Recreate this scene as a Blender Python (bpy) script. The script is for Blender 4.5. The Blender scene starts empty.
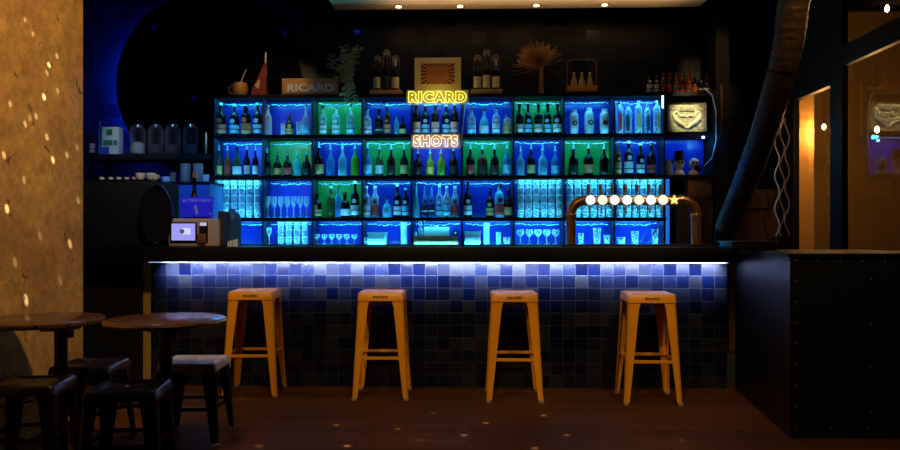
import bpy, bmesh, math, random
from mathutils import Vector, Matrix
random.seed(7)
R = math.radians
SC = bpy.context.scene
COL = SC.collection

# ------------------------------------------------------------------ camera
F, YH, H, YAW = 740.0, 234.0, 1.155, R(1.7)
FW = Vector((-math.sin(YAW), math.cos(YAW), 0)); RT = Vector((math.cos(YAW), math.sin(YAW), 0))
cd = bpy.data.cameras.new('camera'); cam = bpy.data.objects.new('camera', cd); COL.objects.link(cam)
cam.location = (0, 0, H); cam.rotation_euler = (R(90), 0, YAW)
cd.sensor_width = 36; cd.lens = F / 900 * 36; cd.shift_y = (YH - 225) / 900; cd.clip_start = .05
SC.camera = cam
SC.view_settings.view_transform = 'Standard'; SC.view_settings.look = 'None'
SC.view_settings.gamma = 1; SC.view_settings.use_curve_mapping = False
SC.view_settings.exposure = 0
SC.cycles.transparent_max_bounces = 24
SC.cycles.max_bounces = 8

def at(px, py, Y):
    d = FW + RT * ((px - 450) / F) + Vector((0, 0, 1)) * ((YH - py) / F)
    return Vector((0, 0, H)) + d * (Y / d.y)
def X_(px, Y): return at(px, 0, Y).x
def Z_(py, Y, px=450): return at(px, py, Y).z

# ------------------------------------------------------------------ materials
MATS = {}
def nodes(name):
    m = bpy.data.materials.new(name); m.use_nodes = True
    nt = m.node_tree; return m, nt, nt.nodes['Principled BSDF']
def pm(name, col, rough=.5, metal=0.0, noise=0.0, nscale=12.0, emit=None, es=0.0, bump=0.0, spec=.5, coat=0.0):
    if name in MATS: return MATS[name]
    m, nt, b = nodes(name)
    b.inputs['Base Color'].default_value = (*col, 1); b.inputs['Roughness'].default_value = rough
    b.inputs['Metallic'].default_value = metal; b.inputs['Specular IOR Level'].default_value = spec
    b.inputs['Coat Weight'].default_value = coat
    tc = nt.nodes.new('ShaderNodeTexCoord'); n = nt.nodes.new('ShaderNodeTexNoise')
    n.inputs['Scale'].default_value = nscale; n.inputs['Detail'].default_value = 4
    nt.links.new(tc.outputs['Object'], n.inputs['Vector'])
    if noise > 0:
        mx = nt.nodes.new('ShaderNodeMix'); mx.data_type = 'RGBA'
        mx.inputs[6].default_value = (*[c * (1 - noise) for c in col], 1)
        mx.inputs[7].default_value = (*[min(1, c * (1 + noise)) for c in col], 1)
        nt.links.new(n.outputs['Fac'], mx.inputs[0]); nt.links.new(mx.outputs[2], b.inputs['Base Color'])
    if bump > 0:
        bp = nt.nodes.new('ShaderNodeBump'); bp.inputs['Strength'].default_value = bump; bp.inputs['Distance'].default_value = .01
        nt.links.new(n.outputs['Fac'], bp.inputs['Height']); nt.links.new(bp.outputs['Normal'], b.inputs['Normal'])
    if emit:
        b.inputs['Emission Color'].default_value = (*emit, 1); b.inputs['Emission Strength'].default_value = es
    MATS[name] = m; return m
def glassy(name, tint, mixf=.4, col=(.8, .8, .8), rough=.12):
    """thin glass: tinted see-through layer mixed with a glossy surface"""
    if name in MATS: return MATS[name]
    m, nt, b = nodes(name)
    b.inputs['Base Color'].default_value = (*col, 1); b.inputs['Roughness'].default_value = rough
    t = nt.nodes.new('ShaderNodeBsdfTransparent'); t.inputs[0].default_value = (*tint, 1)
    fr = nt.nodes.new('ShaderNodeLayerWeight'); fr.inputs[0].default_value = .35
    ma = nt.nodes.new('ShaderNodeMath'); ma.operation = 'MULTIPLY_ADD'; ma.use_clamp = True
    ma.inputs[1].default_value = .75; ma.inputs[2].default_value = mixf
    nt.links.new(fr.outputs['Facing'], ma.inputs[0])
    mx = nt.nodes.new('ShaderNodeMixShader')
    nt.links.new(ma.outputs[0], mx.inputs[0]); nt.links.new(t.outputs[0], mx.inputs[1]); nt.links.new(b.outputs[0], mx.inputs[2])
    nt.links.new(mx.outputs[0], nt.nodes['Material Output'].inputs[0])
    MATS[name] = m; return m

def tile_mat(name, cols, mortar, size, msize=.02, rough=(.08, .3), axis='xz', bump=.25):
    m, nt, b = nodes(name)
    L = nt.links.new; N = nt.nodes.new
    tc = N('ShaderNodeTexCoord'); sp = N('ShaderNodeSeparateXYZ'); L(tc.outputs['Object'], sp.inputs[0])
    cb = N('ShaderNodeCombineXYZ'); L(sp.outputs[0 if axis[0] == 'x' else 1], cb.inputs[0]); L(sp.outputs[2], cb.inputs[1])
    wn = N('ShaderNodeTexNoise'); wn.inputs['Scale'].default_value = 5; wn.inputs['Detail'].default_value = 0
    L(cb.outputs[0], wn.inputs['Vector'])
    wob = N('ShaderNodeVectorMath'); wob.operation = 'SCALE'; wob.inputs[3].default_value = .006
    L(wn.outputs['Color'], wob.inputs[0])
    add = N('ShaderNodeVectorMath'); L(cb.outputs[0], add.inputs[0]); L(wob.outputs[0], add.inputs[1])
    sc = N('ShaderNodeVectorMath'); sc.operation = 'SCALE'; sc.inputs[3].default_value = 1 / size; L(add.outputs[0], sc.inputs[0])
    fl = N('ShaderNodeVectorMath'); fl.operation = 'FLOOR'; L(sc.outputs[0], fl.inputs[0])
    wh = N('ShaderNodeTexWhiteNoise'); wh.noise_dimensions = '2D'; L(fl.outputs[0], wh.inputs['Vector'])
    rp = N('ShaderNodeValToRGB'); L(wh.outputs['Value'], rp.inputs[0])
    e = rp.color_ramp.elements; rp.color_ramp.interpolation = 'LINEAR'
    e[0].position = 0; e[0].color = (*cols[0], 1); e[1].position = 1; e[1].color = (*cols[-1], 1)
    for i, c in enumerate(cols[1:-1]):
        q = rp.color_ramp.elements.new((i + 1) / (len(cols) - 1)); q.color = (*c, 1)
    fr = N('ShaderNodeVectorMath'); fr.operation = 'FRACTION'; L(sc.outputs[0], fr.inputs[0])
    s2 = N('ShaderNodeSeparateXYZ'); L(fr.outputs[0], s2.inputs[0])
    def edge(o):
        a = N('ShaderNodeMath'); a.operation = 'SUBTRACT'; a.inputs[1].default_value = .5; L(o, a.inputs[0])
        c = N('ShaderNodeMath'); c.operation = 'ABSOLUTE'; L(a.outputs[0], c.inputs[0]); return c.outputs[0]
    mx = N('ShaderNodeMath'); mx.operation = 'MAXIMUM'; L(edge(s2.outputs[0]), mx.inputs[0]); L(edge(s2.outputs[1]), mx.inputs[1])
    mr = N('ShaderNodeMapRange'); mr.inputs[1].default_value = .5 - msize * 1.4; mr.inputs[2].default_value = .5 - msize * .5
    L(mx.outputs[0], mr.inputs[0])
    big = N('ShaderNodeTexNoise'); big.inputs['Scale'].default_value = 26; L(cb.outputs[0], big.inputs['Vector'])
    mm = N('ShaderNodeMix'); mm.data_type = 'RGBA'; mm.blend_type = 'MULTIPLY'; mm.inputs[0].default_value = .5
    L(rp.outputs[0], mm.inputs[6]); L(big.outputs['Fac'], mm.inputs[7])
    cm = N('ShaderNodeMix'); cm.data_type = 'RGBA'; L(mr.outputs[0], cm.inputs[0]); L(mm.outputs[2], cm.inputs[6]); cm.inputs[7].default_value = (*mortar, 1)
    L(cm.outputs[2], b.inputs['Base Color'])
    rr = N('ShaderNodeMapRange'); rr.inputs[3].default_value = rough[0]; rr.inputs[4].default_value = rough[1]; L(wh.outputs['Value'], rr.inputs[0])
    L(rr.outputs[0], b.inputs['Roughness'])
    # hand made tiles: each face is tilted a little and slightly wavy
    hs = N('ShaderNodeMath'); hs.operation = 'MULTIPLY_ADD'; hs.inputs[1].default_value = -1; L(mr.outputs[0], hs.inputs[0])
    L(big.outputs['Fac'], hs.inputs[2])
    bp = N('ShaderNodeBump'); bp.inputs['Strength'].default_value = bump; bp.inputs['Distance'].default_value = .004
    L(hs.outputs[0], bp.inputs['Height']); L(bp.outputs[0], b.inputs['Normal'])
    return m

def wood_mat(name, c0, c1, plank=.12, length=1.6, rough=.4, along='x', gap=(.003, .002, .001)):
    m, nt, b = nodes(name); L = nt.links.new; N = nt.nodes.new
    tc = N('ShaderNodeTexCoord'); mp = N('ShaderNodeMapping'); L(tc.outputs['Object'], mp.inputs[0])
    if along == 'y': mp.inputs['Rotation'].default_value = (0, 0, R(90))
    br = N('ShaderNodeTexBrick'); br.inputs['Scale'].default_value = 1; br.inputs['Brick Width'].default_value = length
    br.inputs['Row Height'].default_value = plank; br.inputs['Mortar Size'].default_value = .003; br.offset = .37
    br.inputs['Color1'].default_value = (*c0, 1); br.inputs['Color2'].default_value = (*c1, 1); br.inputs['Mortar'].default_value = (*gap, 1)
    L(mp.outputs[0], br.inputs[0])
    st = N('ShaderNodeMapping'); st.inputs['Scale'].default_value = (1.5, 28, 28); L(mp.outputs[0], st.inputs[0])
    n = N('ShaderNodeTexNoise'); n.inputs['Scale'].default_value = 1.5; n.inputs['Detail'].default_value = 6; L(st.outputs[0], n.inputs[0])
    mr = N('ShaderNodeMapRange'); mr.inputs[3].default_value = .35; mr.inputs[4].default_value = 1.5; L(n.outputs['Fac'], mr.inputs[0])
    mx = N('ShaderNodeMix'); mx.data_type = 'RGBA'; mx.blend_type = 'MULTIPLY'; mx.inputs[0].default_value = 1
    L(br.outputs[0], mx.inputs[6]); L(mr.outputs[0], mx.inputs[7]); L(mx.outputs[2], b.inputs['Base Color'])
    b.inputs['Roughness'].default_value = rough; b.inputs['Specular IOR Level'].default_value = .5 if rough < .5 else .08
    bp = N('ShaderNodeBump'); bp.inputs['Strength'].default_value = .3; bp.inputs['Distance'].default_value = .004
    L(n.outputs['Fac'], bp.inputs['Height']); L(bp.outputs[0], b.inputs['Normal'])
    return m

def plaster_mat():
    m, nt, b = nodes('ochre_plaster'); L = nt.links.new; N = nt.nodes.new
    tc = N('ShaderNodeTexCoord')
    n1 = N('ShaderNodeTexNoise'); n1.inputs['Scale'].default_value = 1.6; n1.inputs['Detail'].default_value = 8; L(tc.outputs['Object'], n1.inputs[0])
    rp = N('ShaderNodeValToRGB'); L(n1.outputs['Fac'], rp.inputs[0])
    e = rp.color_ramp.elements; e[0].position = .3; e[0].color = (.40, .20, .055, 1); e[1].position = .72; e[1].color = (.68, .39, .095, 1)
    n2 = N('ShaderNodeTexNoise'); n2.inputs['Scale'].default_value = 15; n2.inputs['Detail'].default_value = 10; n2.inputs['Roughness'].default_value = .68; L(tc.outputs['Object'], n2.inputs[0])
    mr = N('ShaderNodeMapRange'); mr.inputs[1].default_value = .35; mr.inputs[2].default_value = .65; mr.inputs[3].default_value = .60; mr.inputs[4].default_value = 1.15; L(n2.outputs['Fac'], mr.inputs[0])
    mx = N('ShaderNodeMix'); mx.data_type = 'RGBA'; mx.blend_type = 'MULTIPLY'; mx.inputs[0].default_value = 1
    L(rp.outputs[0], mx.inputs[6]); L(mr.outputs[0], mx.inputs[7])
    # small dark chips and scars in the render
    n3 = N('ShaderNodeTexNoise'); n3.inputs['Scale'].default_value = 7.5; n3.inputs['Detail'].default_value = 6; n3.inputs['Distortion'].default_value = 1.2; L(tc.outputs['Object'], n3.inputs[0])
    m3 = N('ShaderNodeMapRange'); m3.inputs[1].default_value = .645; m3.inputs[2].default_value = .675; L(n3.outputs['Fac'], m3.inputs[0])
    mc = N('ShaderNodeMix'); mc.data_type = 'RGBA'; L(m3.outputs[0], mc.inputs[0]); L(mx.outputs[2], mc.inputs[6]); mc.inputs[7].default_value = (.12, .06, .025, 1)
    L(mc.outputs[2], b.inputs['Base Color']); b.inputs['Roughness'].default_value = .85
    bp = N('ShaderNodeBump'); bp.inputs['Strength'].default_value = .5; bp.inputs['Distance'].default_value = .01
    L(n2.outputs['Fac'], bp.inputs['Height']); L(bp.outputs[0], b.inputs['Normal'])
    return m

def led_mat(name, col, s, broken=0.0):
    m, nt, b = nodes(name); L = nt.links.new; N = nt.nodes.new
    b.inputs['Base Color'].default_value = (.3, .3, .3, 1)
    b.inputs['Emission Color'].default_value = (*col, 1); b.inputs['Emission Strength'].default_value = s
    if broken:
        tc = N('ShaderNodeTexCoord'); n = N('ShaderNodeTexNoise'); n.inputs['Scale'].default_value = 60; L(tc.outputs['Object'], n.inputs[0])
        mr = N('ShaderNodeMapRange'); mr.inputs[1].default_value = .42; mr.inputs[2].default_value = .6; mr.inputs[3].default_value = s * .15; mr.inputs[4].default_value = s; L(n.outputs['Fac'], mr.inputs[0])
        L(mr.outputs[0], b.inputs['Emission Strength'])
    return m

M_blackmetal = pm('black_metal', (.004, .004, .0045), .32, .0, bump=.05)
M_blackmatte = pm('black_matte', (.004, .004, .0045), .75, spec=.3)
M_blackgloss = pm('black_gloss', (.008, .008, .010), .18)
M_worktop = pm('black_worktop', (.003, .003, .0035), .55, spec=.2)
M_stool = pm('amber_paint', (.88, .36, .015), .36, 0, noise=.12, nscale=9)
M_rubber = pm('grey_rubber_foot', (.35, .27, .2), .6)
M_print = pm('dark_print', (.03, .012, .008), .5)
M_white = pm('white_plastic', (.75, .75, .76), .4)
M_steel = pm('brushed_steel', (.6, .6, .62), .25, 1)
M_copper = pm('copper', (.66, .30, .13), .30, 1, noise=.2, nscale=30)
M_brass = pm('brass', (.7, .42, .12), .3, 1)
M_cream = pm('cream_paper', (.72, .62, .42), .7, noise=.08)
M_tan = pm('tan_wood', (.42, .22, .09), .6, noise=.25, nscale=20)
M_brownwood = pm('brown_wood', (.18, .075, .025), .5, noise=.35, nscale=7)
M_tilebar = tile_mat('blue_zellige', [(.0014, .003, .016), (.003, .007, .034), (.018, .022, .034), (.002, .005, .026), (.007, .013, .036), (.0012, .003, .016), (.021, .025, .032), (.0025, .006, .026)], (.035, .038, .04), .094, .02, rough=(.12, .35))
M_tilewall = tile_mat('black_wall_tile', [(.004, .0045, .006), (.007, .0075, .010), (.005, .0055, .007)], (.016, .016, .018), .15, .014, rough=(.25, .45))
M_floor = wood_mat('dark_floorboards', (.062, .021, .0015), (.11, .037, .003), .11, 1.7, .6)
M_table = wood_mat('dark_table_wood', (.10, .045, .02), (.13, .06, .028), .09, 2.0, .22)
M_plaster = plaster_mat()
M_bluepanel = pm('blue_back_panel', (.012, .045, .60), .22, noise=.45, nscale=7, bump=.5)
M_greenpanel = pm('green_back_panel', (.03, .50, .10), .22, noise=.4, nscale=7, bump=.5)
M_led = led_mat('cyan_led_string', (.04, .55, 1.0), 4.5, 1)
M_ledbright = led_mat('bright_cyan_led', (.25, .85, 1.0), 12)
M_ledwhite = led_mat('cool_white_led', (.45, .58, 1.0), 1.0)
G_clear = glassy('clear_glass', (.92, .97, 1.0), .22, (.85, .88, .9), .1)
G_pane = None

# ------------------------------------------------------------------ mesh helpers
class MB:
    def __init__(s): s.bm = bmesh.new()
    def box(s, c, d, rz=0, bev=0, rot=None):
        r = bmesh.ops.create_cube(s.bm, size=1)
        vs = r['verts']
        M = Matrix.Translation(c) @ (rot.to_matrix().to_4x4() if rot else Matrix.Rotation(rz, 4, 'Z')) @ Matrix.Diagonal((*d, 1))
        bmesh.ops.transform(s.bm, matrix=M, verts=vs)
        if bev > 0:
            es = list({e for v in vs for e in v.link_edges})
            bmesh.ops.bevel(s.bm, geom=es, offset=bev, segments=2, profile=.6, affect='EDGES')
        return s
    def lathe(s, prof, seg=16, c=(0, 0, 0), axis=None):
        """prof: list of (radius, height); closes at ends"""
        c = Vector(c); rings = []
        q = Vector((0, 0, 1)).rotation_difference(Vector(axis).normalized()) if axis else None
        for (r, z) in prof:
            ring = []
            for i in range(seg):
                a = 2 * math.pi * i / seg; p = Vector((r * math.cos(a), r * math.sin(a), z))
                if q: p = q @ p
                ring.append(s.bm.verts.new(c + p))
            rings.append(ring)
        for a, b in zip(rings[:-1], rings[1:]):
            for i in range(seg):
                j = (i + 1) % seg; s.bm.faces.new((a[i], a[j], b[j], b[i]))
        s.bm.faces.new(list(reversed(rings[0]))); s.bm.faces.new(rings[-1])
        return s
    def open_lathe(s, prof, seg=16, c=(0, 0, 0)):
        c = Vector(c); rings = []
        for (r, z) in prof:
            rings.append([s.bm.verts.new(c + Vector((r * math.cos(2 * math.pi * i / seg), r * math.sin(2 * math.pi * i / seg), z))) for i in range(seg)])
        for a, b in zip(rings[:-1], rings[1:]):
            for i in range(seg):
                j = (i + 1) % seg; s.bm.faces.new((a[i], a[j], b[j], b[i]))
        return s
    def tube(s, pts, r, seg=8, closed=False):
        pts = [Vector(p) for p in pts]; n = len(pts); rings = []; up = None
        rr = r if isinstance(r, (list, tuple)) else [r] * n
        for i, p in enumerate(pts):
            if closed: t = pts[(i + 1) % n] - pts[i - 1]
            else: t = pts[min(i + 1, n - 1)] - pts[max(i - 1, 0)]
            t.normalize()
            if up is None: up = t.orthogonal().normalized()
            up = (up - t * up.dot(t))
            if up.length < 1e-5: up = t.orthogonal()
            up.normalize(); sd = t.cross(up)
            rings.append([s.bm.verts.new(p + (up * math.cos(2 * math.pi * k / seg) + sd * math.sin(2 * math.pi * k / seg)) * rr[i]) for k in range(seg)])
        prs = list(zip(rings[:-1], rings[1:])) + ([(rings[-1], rings[0])] if closed else [])
        for a, b in prs:
            for i in range(seg):
                j = (i + 1) % seg; s.bm.faces.new((a[i], a[j], b[j], b[i]))
        if not closed:
            s.bm.faces.new(list(reversed(rings[0]))); s.bm.faces.new(rings[-1])
        return s
    def prism(s, pts, z0, z1):
        """vertical prism on an xy outline"""
        a = [s.bm.verts.new((x, y, z0)) for x, y in pts]; b = [s.bm.verts.new((x, y, z1)) for x, y in pts]
        n = len(pts)
        for i in range(n):
            j = (i + 1) % n; s.bm.faces.new((a[i], a[j], b[j], b[i]))
        s.bm.faces.new(list(reversed(a))); s.bm.faces.new(b); return s
    def loft(s, rings):
        rs = [[s.bm.verts.new(p) for p in r] for r in rings]; n = len(rs[0])
        for a, b in zip(rs[:-1], rs[1:]):
            for i in range(n):
                j = (i + 1) % n; s.bm.faces.new((a[i], a[j], b[j], b[i]))
        s.bm.faces.new(list(reversed(rs[0]))); s.bm.faces.new(rs[-1]); return s
    def build(s, name, mat, parent=None, loc=None, rz=0, smooth=True):
        bmesh.ops.recalc_face_normals(s.bm, faces=s.bm.faces[:])
        me = bpy.data.meshes.new(name); s.bm.to_mesh(me); s.bm.free()
        me.materials.append(mat)
        if smooth:
            me.polygons.foreach_set('use_smooth', [True] * len(me.polygons))
            try: me.set_sharp_from_angle(angle=R(38))
            except Exception: pass
        o = bpy.data.objects.new(name, me); COL.objects.link(o)
        if parent: o.parent = parent
        if loc is not None: o.location = loc
        if rz: o.rotation_euler.z = rz
        return o
def tag(o, label=None, cat=None, group=None, kind=None):
    if label: o['label'] = label
    if cat: o['category'] = cat
    if group: o['group'] = group
    if kind: o['kind'] = kind
    return o
def thing(name, label, cat, loc=(0, 0, 0), rz=0, group=None):
    o = bpy.data.objects.new(name, None); COL.objects.link(o); o.empty_display_size = .1
    o.location = loc; o.rotation_euler = (0, 0, rz)
    return tag(o, label, cat, group)
def struct(name, mb, mat, smooth=False): return tag(mb.build(name, mat, smooth=smooth), kind='structure')
def copy_thing(o, loc, label=None, rz=None):
    c = o.copy(); COL.objects.link(c); c.location = loc
    if rz is not None: c.rotation_euler = (0, 0, rz)
    if label: c['label'] = label
    for ch in list(o.children):
        d = ch.copy(); COL.objects.link(d); d.parent = c
        for g in ch.children:
            e = g.copy(); COL.objects.link(e); e.parent = d
    return c
def text(name, s, w, h, mat, parent, loc, depth=.004, outline=0, bold=.02, space=1.0):
    cu = bpy.data.curves.new(name, 'FONT'); cu.body = s; cu.size = 1; cu.align_x = 'CENTER'; cu.offset = bold; cu.space_character = space
    if outline: cu.fill_mode = 'NONE'; cu.bevel_depth = outline; cu.bevel_resolution = 1; cu.resolution_u = 4
    else: cu.extrude = .05; cu.resolution_u = 3
    t = bpy.data.objects.new(name, cu); COL.objects.link(t)
    bpy.context.view_layer.update()
    me = bpy.data.meshes.new_from_object(t.evaluated_get(bpy.context.evaluated_depsgraph_get()))
    bpy.data.objects.remove(t); bpy.data.curves.remove(cu)
    xs = [v.co.x for v in me.vertices]; ys = [v.co.y for v in me.vertices]; zs = [v.co.z for v in me.vertices]
    cx, cy, cz = (min(xs) + max(xs)) / 2, (min(ys) + max(ys)) / 2, (min(zs) + max(zs)) / 2
    sx = w / (max(xs) - min(xs)); sy = h / (max(ys) - min(ys)); sz = depth / max(1e-6, max(zs) - min(zs))
    for v in me.vertices:
        x, y, z = v.co; v.co = ((x - cx) * sx, -(z - cz) * sz, (y - cy) * sy)
    me.name = name; me.materials.clear(); me.materials.append(mat)
    o = bpy.data.objects.new(name, me); COL.objects.link(o); o.parent = parent; o.location = loc
    return o
def light(kind, name, loc, energy, col, aim=None, **kw):
    d = bpy.data.lights.new(name, kind); d.energy = energy; d.color = col
    for k, v in kw.items(): setattr(d, k, v)
    o = bpy.data.objects.new(name, d); COL.objects.link(o); o.location = loc
    if aim is not None: o.rotation_euler = (Vector(aim) - Vector(loc)).to_track_quat('-Z', 'Y').to_euler()
    return o

# ------------------------------------------------------------------ room shell
YW = 7.80; XL = -2.5; XR = 3.10; CEIL = 3.75
struct('floor', MB().box((.5, 2.8, -.05), (10.4, 10.6, .1)), M_floor)
struct('wall_back', MB().box((-.5, YW + .06, CEIL / 2), (7.7, .12, CEIL)), M_tilewall)
YLE = XL / ((FW + RT * ((83 - 450) / F)).x) * (FW + RT * ((83 - 450) / F)).y
struct('wall_left', MB().box((XL - .09, (YLE - 2.4) / 2, CEIL / 2), (.18, YLE + 2.4, CEIL)), M_plaster)
struct('wall_bar_left', MB().box((-4.4, 5.6, CEIL / 2), (.12, 4.2, CEIL)), M_blackmatte)
struct('ceiling', MB().box((.3, 2.8, CEIL + .06), (9.6, 10.6, .12)), M_blackmatte)
# pale recessed ceiling panel over the back bar
xa, xb = X_(335, 7.45), X_(700, 7.45)
struct('trim_1', MB().box(((xa + xb) / 2, 6.1, 3.47), (xb - xa, 2.7, .1)), pm('pale_ceiling', (.62, .48, .32), .7, noise=.06))
for i, px in enumerate((398, 460, 537, 606)):
    p = at(px, 3, 7.25)
    o = thing('ceiling_spot', 'small round downlight in the pale ceiling panel, %s from left' % ('first', 'second', 'third', 'fourth')[i], 'ceiling light', (p.x, 7.32, 3.42), 0, 'downlights in the pale ceiling panel')
    MB().lathe([(.045, -.012), (.045, 0)], 14).build('bezel', M_steel, o)
    MB().lathe([(.03, -.016), (.03, -.012)], 14).build('lens', led_mat('warm_lens', (1, .62, .25), 6), o)
    light('SPOT', 'downlight', (p.x, 7.3, 3.39), 1.5, (1, .55, .22), (p.x, 7.4, 2.0), spot_size=R(80), spot_blend=.8, shadow_soft_size=.03)
light('AREA', 'warm_ceiling_wash', (.6, 7.1, 3.1), 3.5, (1, .62, .3), (.6, 7.15, 3.6), shape='RECTANGLE', size=2.9, size_y=.1, spread=R(110))  # unseen upward wash added to brighten the pale ceiling panel

# right hand window wall (parallel to the view)
M_frame = pm('black_frame', (.010, .009, .008), .45)
def wx(py0, py1): pass
y_small0 = 7.12; y_small1 = (XR) / math.tan(math.atan((832 - 450) / F) - YAW) if False else None
def Yx(px, X):   # depth along Y where the pixel ray meets plane x = X
    d = FW + RT * ((px - 450) / F); return X / d.x * d.y
ya, yb, yc = Yx(793, XR - .03), Yx(833, XR), Yx(845, XR)
zt = 2.43; ztb = 2.55; ztt = 2.72
wm = MB()
wm.box((XR, (2.8 + YW) / 2, .38), (.12, YW - 2.8, .76))                      # below the sill
wm.box((XR, (ya + YW) / 2, 2.2), (.06, YW - ya, 2.9))                       # pier by the back wall
wm.box((XR, (ya + yb) / 2, (zt + CEIL) / 2), (.06, ya - yb, CEIL - zt))     # above the small pane
struct('wall_right', wm, M_frame)
fr = MB()
fr.box((XR, (yb + yc) / 2, (CEIL + .76) / 2), (.05, yb - yc, CEIL - .76))
fr.box((XR, (2.8 + yc) / 2, (ztb + ztt) / 2), (.05, yc - 2.8, ztt - ztb))
fr.box((XR, (2.8 + ya) / 2, .78), (.16, ya - 2.8, .05))
fr.box((XR, 2.85, 2.2), (.14, .1, 3))
struct('trim_2', fr, M_frame)
m, nt, b = nodes('window_glass')
b.inputs['Base Color'].default_value = (.9, .9, .9, 1); b.inputs['Roughness'].default_value = .0
gl = nt.nodes.new('ShaderNodeBsdfGlossy'); gl.inputs['Roughness'].default_value = .0; gl.inputs[0].default_value = (1, 1, 1, 1)
tr = nt.nodes.new('ShaderNodeBsdfTransparent'); tr.inputs[0].default_value = (.86, .84, .8, 1)
fz = nt.nodes.new('ShaderNodeFresnel'); fz.inputs[0].default_value = 2.1
mxs = nt.nodes.new('ShaderNodeMixShader'); gg = nt.nodes.new('ShaderNodeNewGeometry'); fb = nt.nodes.new('ShaderNodeMath'); fb.operation = 'SUBTRACT'; fb.inputs[0].default_value = 1; nt.links.new(gg.outputs['Backfacing'], fb.inputs[1])
fm = nt.nodes.new('ShaderNodeMath'); fm.operation = 'MULTIPLY'; nt.links.new(fz.outputs[0], fm.inputs[0]); nt.links.new(fb.outputs[0], fm.inputs[1]); nt.links.new(fm.outputs[0], mxs.inputs[0]); nt.links.new(tr.outputs[0], mxs.inputs[1]); nt.links.new(gl.outputs[0], mxs.inputs[2])
nt.links.new(mxs.outputs[0], nt.nodes['Material Output'].inputs[0]); G_pane = m
def pane(n, y0, y1, z0, z1): struct('window_%d' % n, MB().box((XR, (y0 + y1) / 2, (z0 + z1) / 2), (.006, y1 - y0, z1 - z0)), G_pane)
pane(1, yb, ya, .8, zt); pane(2, 2.9, yc, .8, ztb); pane(3, 2.9, yc, ztt, CEIL)
# the lit lobby beyond the glass
M_lobby = pm('lobby_brown', (.30, .20, .06), .7, noise=.15, nscale=3)
struct('wall_lobby_side', MB().box((5.7, 6.0, 1.9), (.1, 7.5, 3.8)), M_lobby)
struct('wall_lobby_end', MB().box((4.42, 9.0, 1.9), (2.7, .1, 3.8)), M_lobby)
x0, x1 = X_(788, 7.95), X_(814, 7.95)
struct('wall_lobby_pier', MB().box(((x0 + x1) / 2 , 8.0, 1.9), (x1 - x0, .1, 3.8)), pm('lobby_ochre', (.80, .45, .13), .7, noise=.12, nscale=4))
M_bulb = pm('warm_bulb', (.1, .05, .02), .3, emit=(1, .55, .2), es=60)
def bulb(px, py, Y, e, lab):
    p = at(px, py, Y)
    o = thing('pendant_bulb', lab, 'lamp', (p.x, p.y, p.z))
    MB().lathe([(.004, -.026), (.014, -.016), (.019, 0), (.015, .016), (.01, .03)], 12).build('bulb', M_bulb, o)
    MB().lathe([(.009, .028), (.009, .06), (.002, .065), (.0012, 3.7 - p.z)], 8).build('cord', M_blackmatte, o)
    light('POINT', 'bulb_light', (p.x, p.y, p.z - .06), e, (1, .52, .18), shadow_soft_size=.03)
bulb(877, 130, 7.0, 14, 'warm glowing bulb hanging behind the large lower window pane')
bulb(887, 9, 6.6, 12, 'warm glowing bulb seen through the upper window pane')
bulb(824, 127, 7.85, 14, 'small warm bulb seen through the narrow window pane')
# brown panelling low on the back wall by the windows
pn = MB(); xq0, xq1 = X_(722, 7.45), 3.04
pn.box(((xq0 + xq1) / 2, 7.62, .8), (xq1 - xq0, .35, 1.6)); pn.box(((xq0 + xq1) / 2, 7.60, 1.42), (xq1 - xq0, .36, .02))
struct('trim_3', pn, M_brownwood)

# ------------------------------------------------------------------ bar counter
YB = 5.58
xl, xtile, xr = X_(83, YB), X_(151, YB), X_(727, YB)
bar = thing('bar_counter', 'long bar counter with black worktop and blue glazed tile front', 'bar counter', ((xl + xr) / 2, YB, 0))
bx = bar.location.x
def BL(x, y, z): return (x - bx, y - YB, z)
ZT = 1.06
MB().box(BL((xl + xr) / 2, 5.72, ZT - .055), (xr - xl + .06, .70, .11), bev=.006).build('worktop', M_worktop, bar)
MB().box(BL((xtile + xr) / 2, YB + .03, (ZT - .11) / 2), (xr - xtile, .06, ZT - .112)).build('tile_front', M_tilebar, bar, smooth=False)
MB().box(BL((xl + xtile - .07) / 2, YB + .02, (ZT - .11) / 2), (xtile - .07 - xl, .12, ZT - .112)).build('end_panel', M_blackmatte, bar)
MB().box(BL(xtile - .033, YB + .03, (ZT - .11) / 2), (.06, .05, ZT - .114)).build('corner_trim', pm('gilt_wood', (.42, .27, .07), .45, noise=.2), bar)
MB().box(BL((xtile + xr) / 2, 6.02, .47), (xr - xtile, .05, .94)).build('rear_panel', M_blackmatte, bar)
MB().box(BL((xtile + xr) / 2, 5.50, ZT - .116), (xr - xtile - .04, .012, .008)).build('led_strip', M_ledwhite, bar)
light('AREA', 'under_counter_led', ((xtile + xr) / 2 + .04, 5.475, ZT - .12), 42.0, (.52, .60, 1.0), ((xtile + xr) / 2 + .04, 5.475 + .09, ZT - .12 - .065), shape='RECTANGLE', size=xr - xtile - .16, size_y=.015, spread=R(82))

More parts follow.
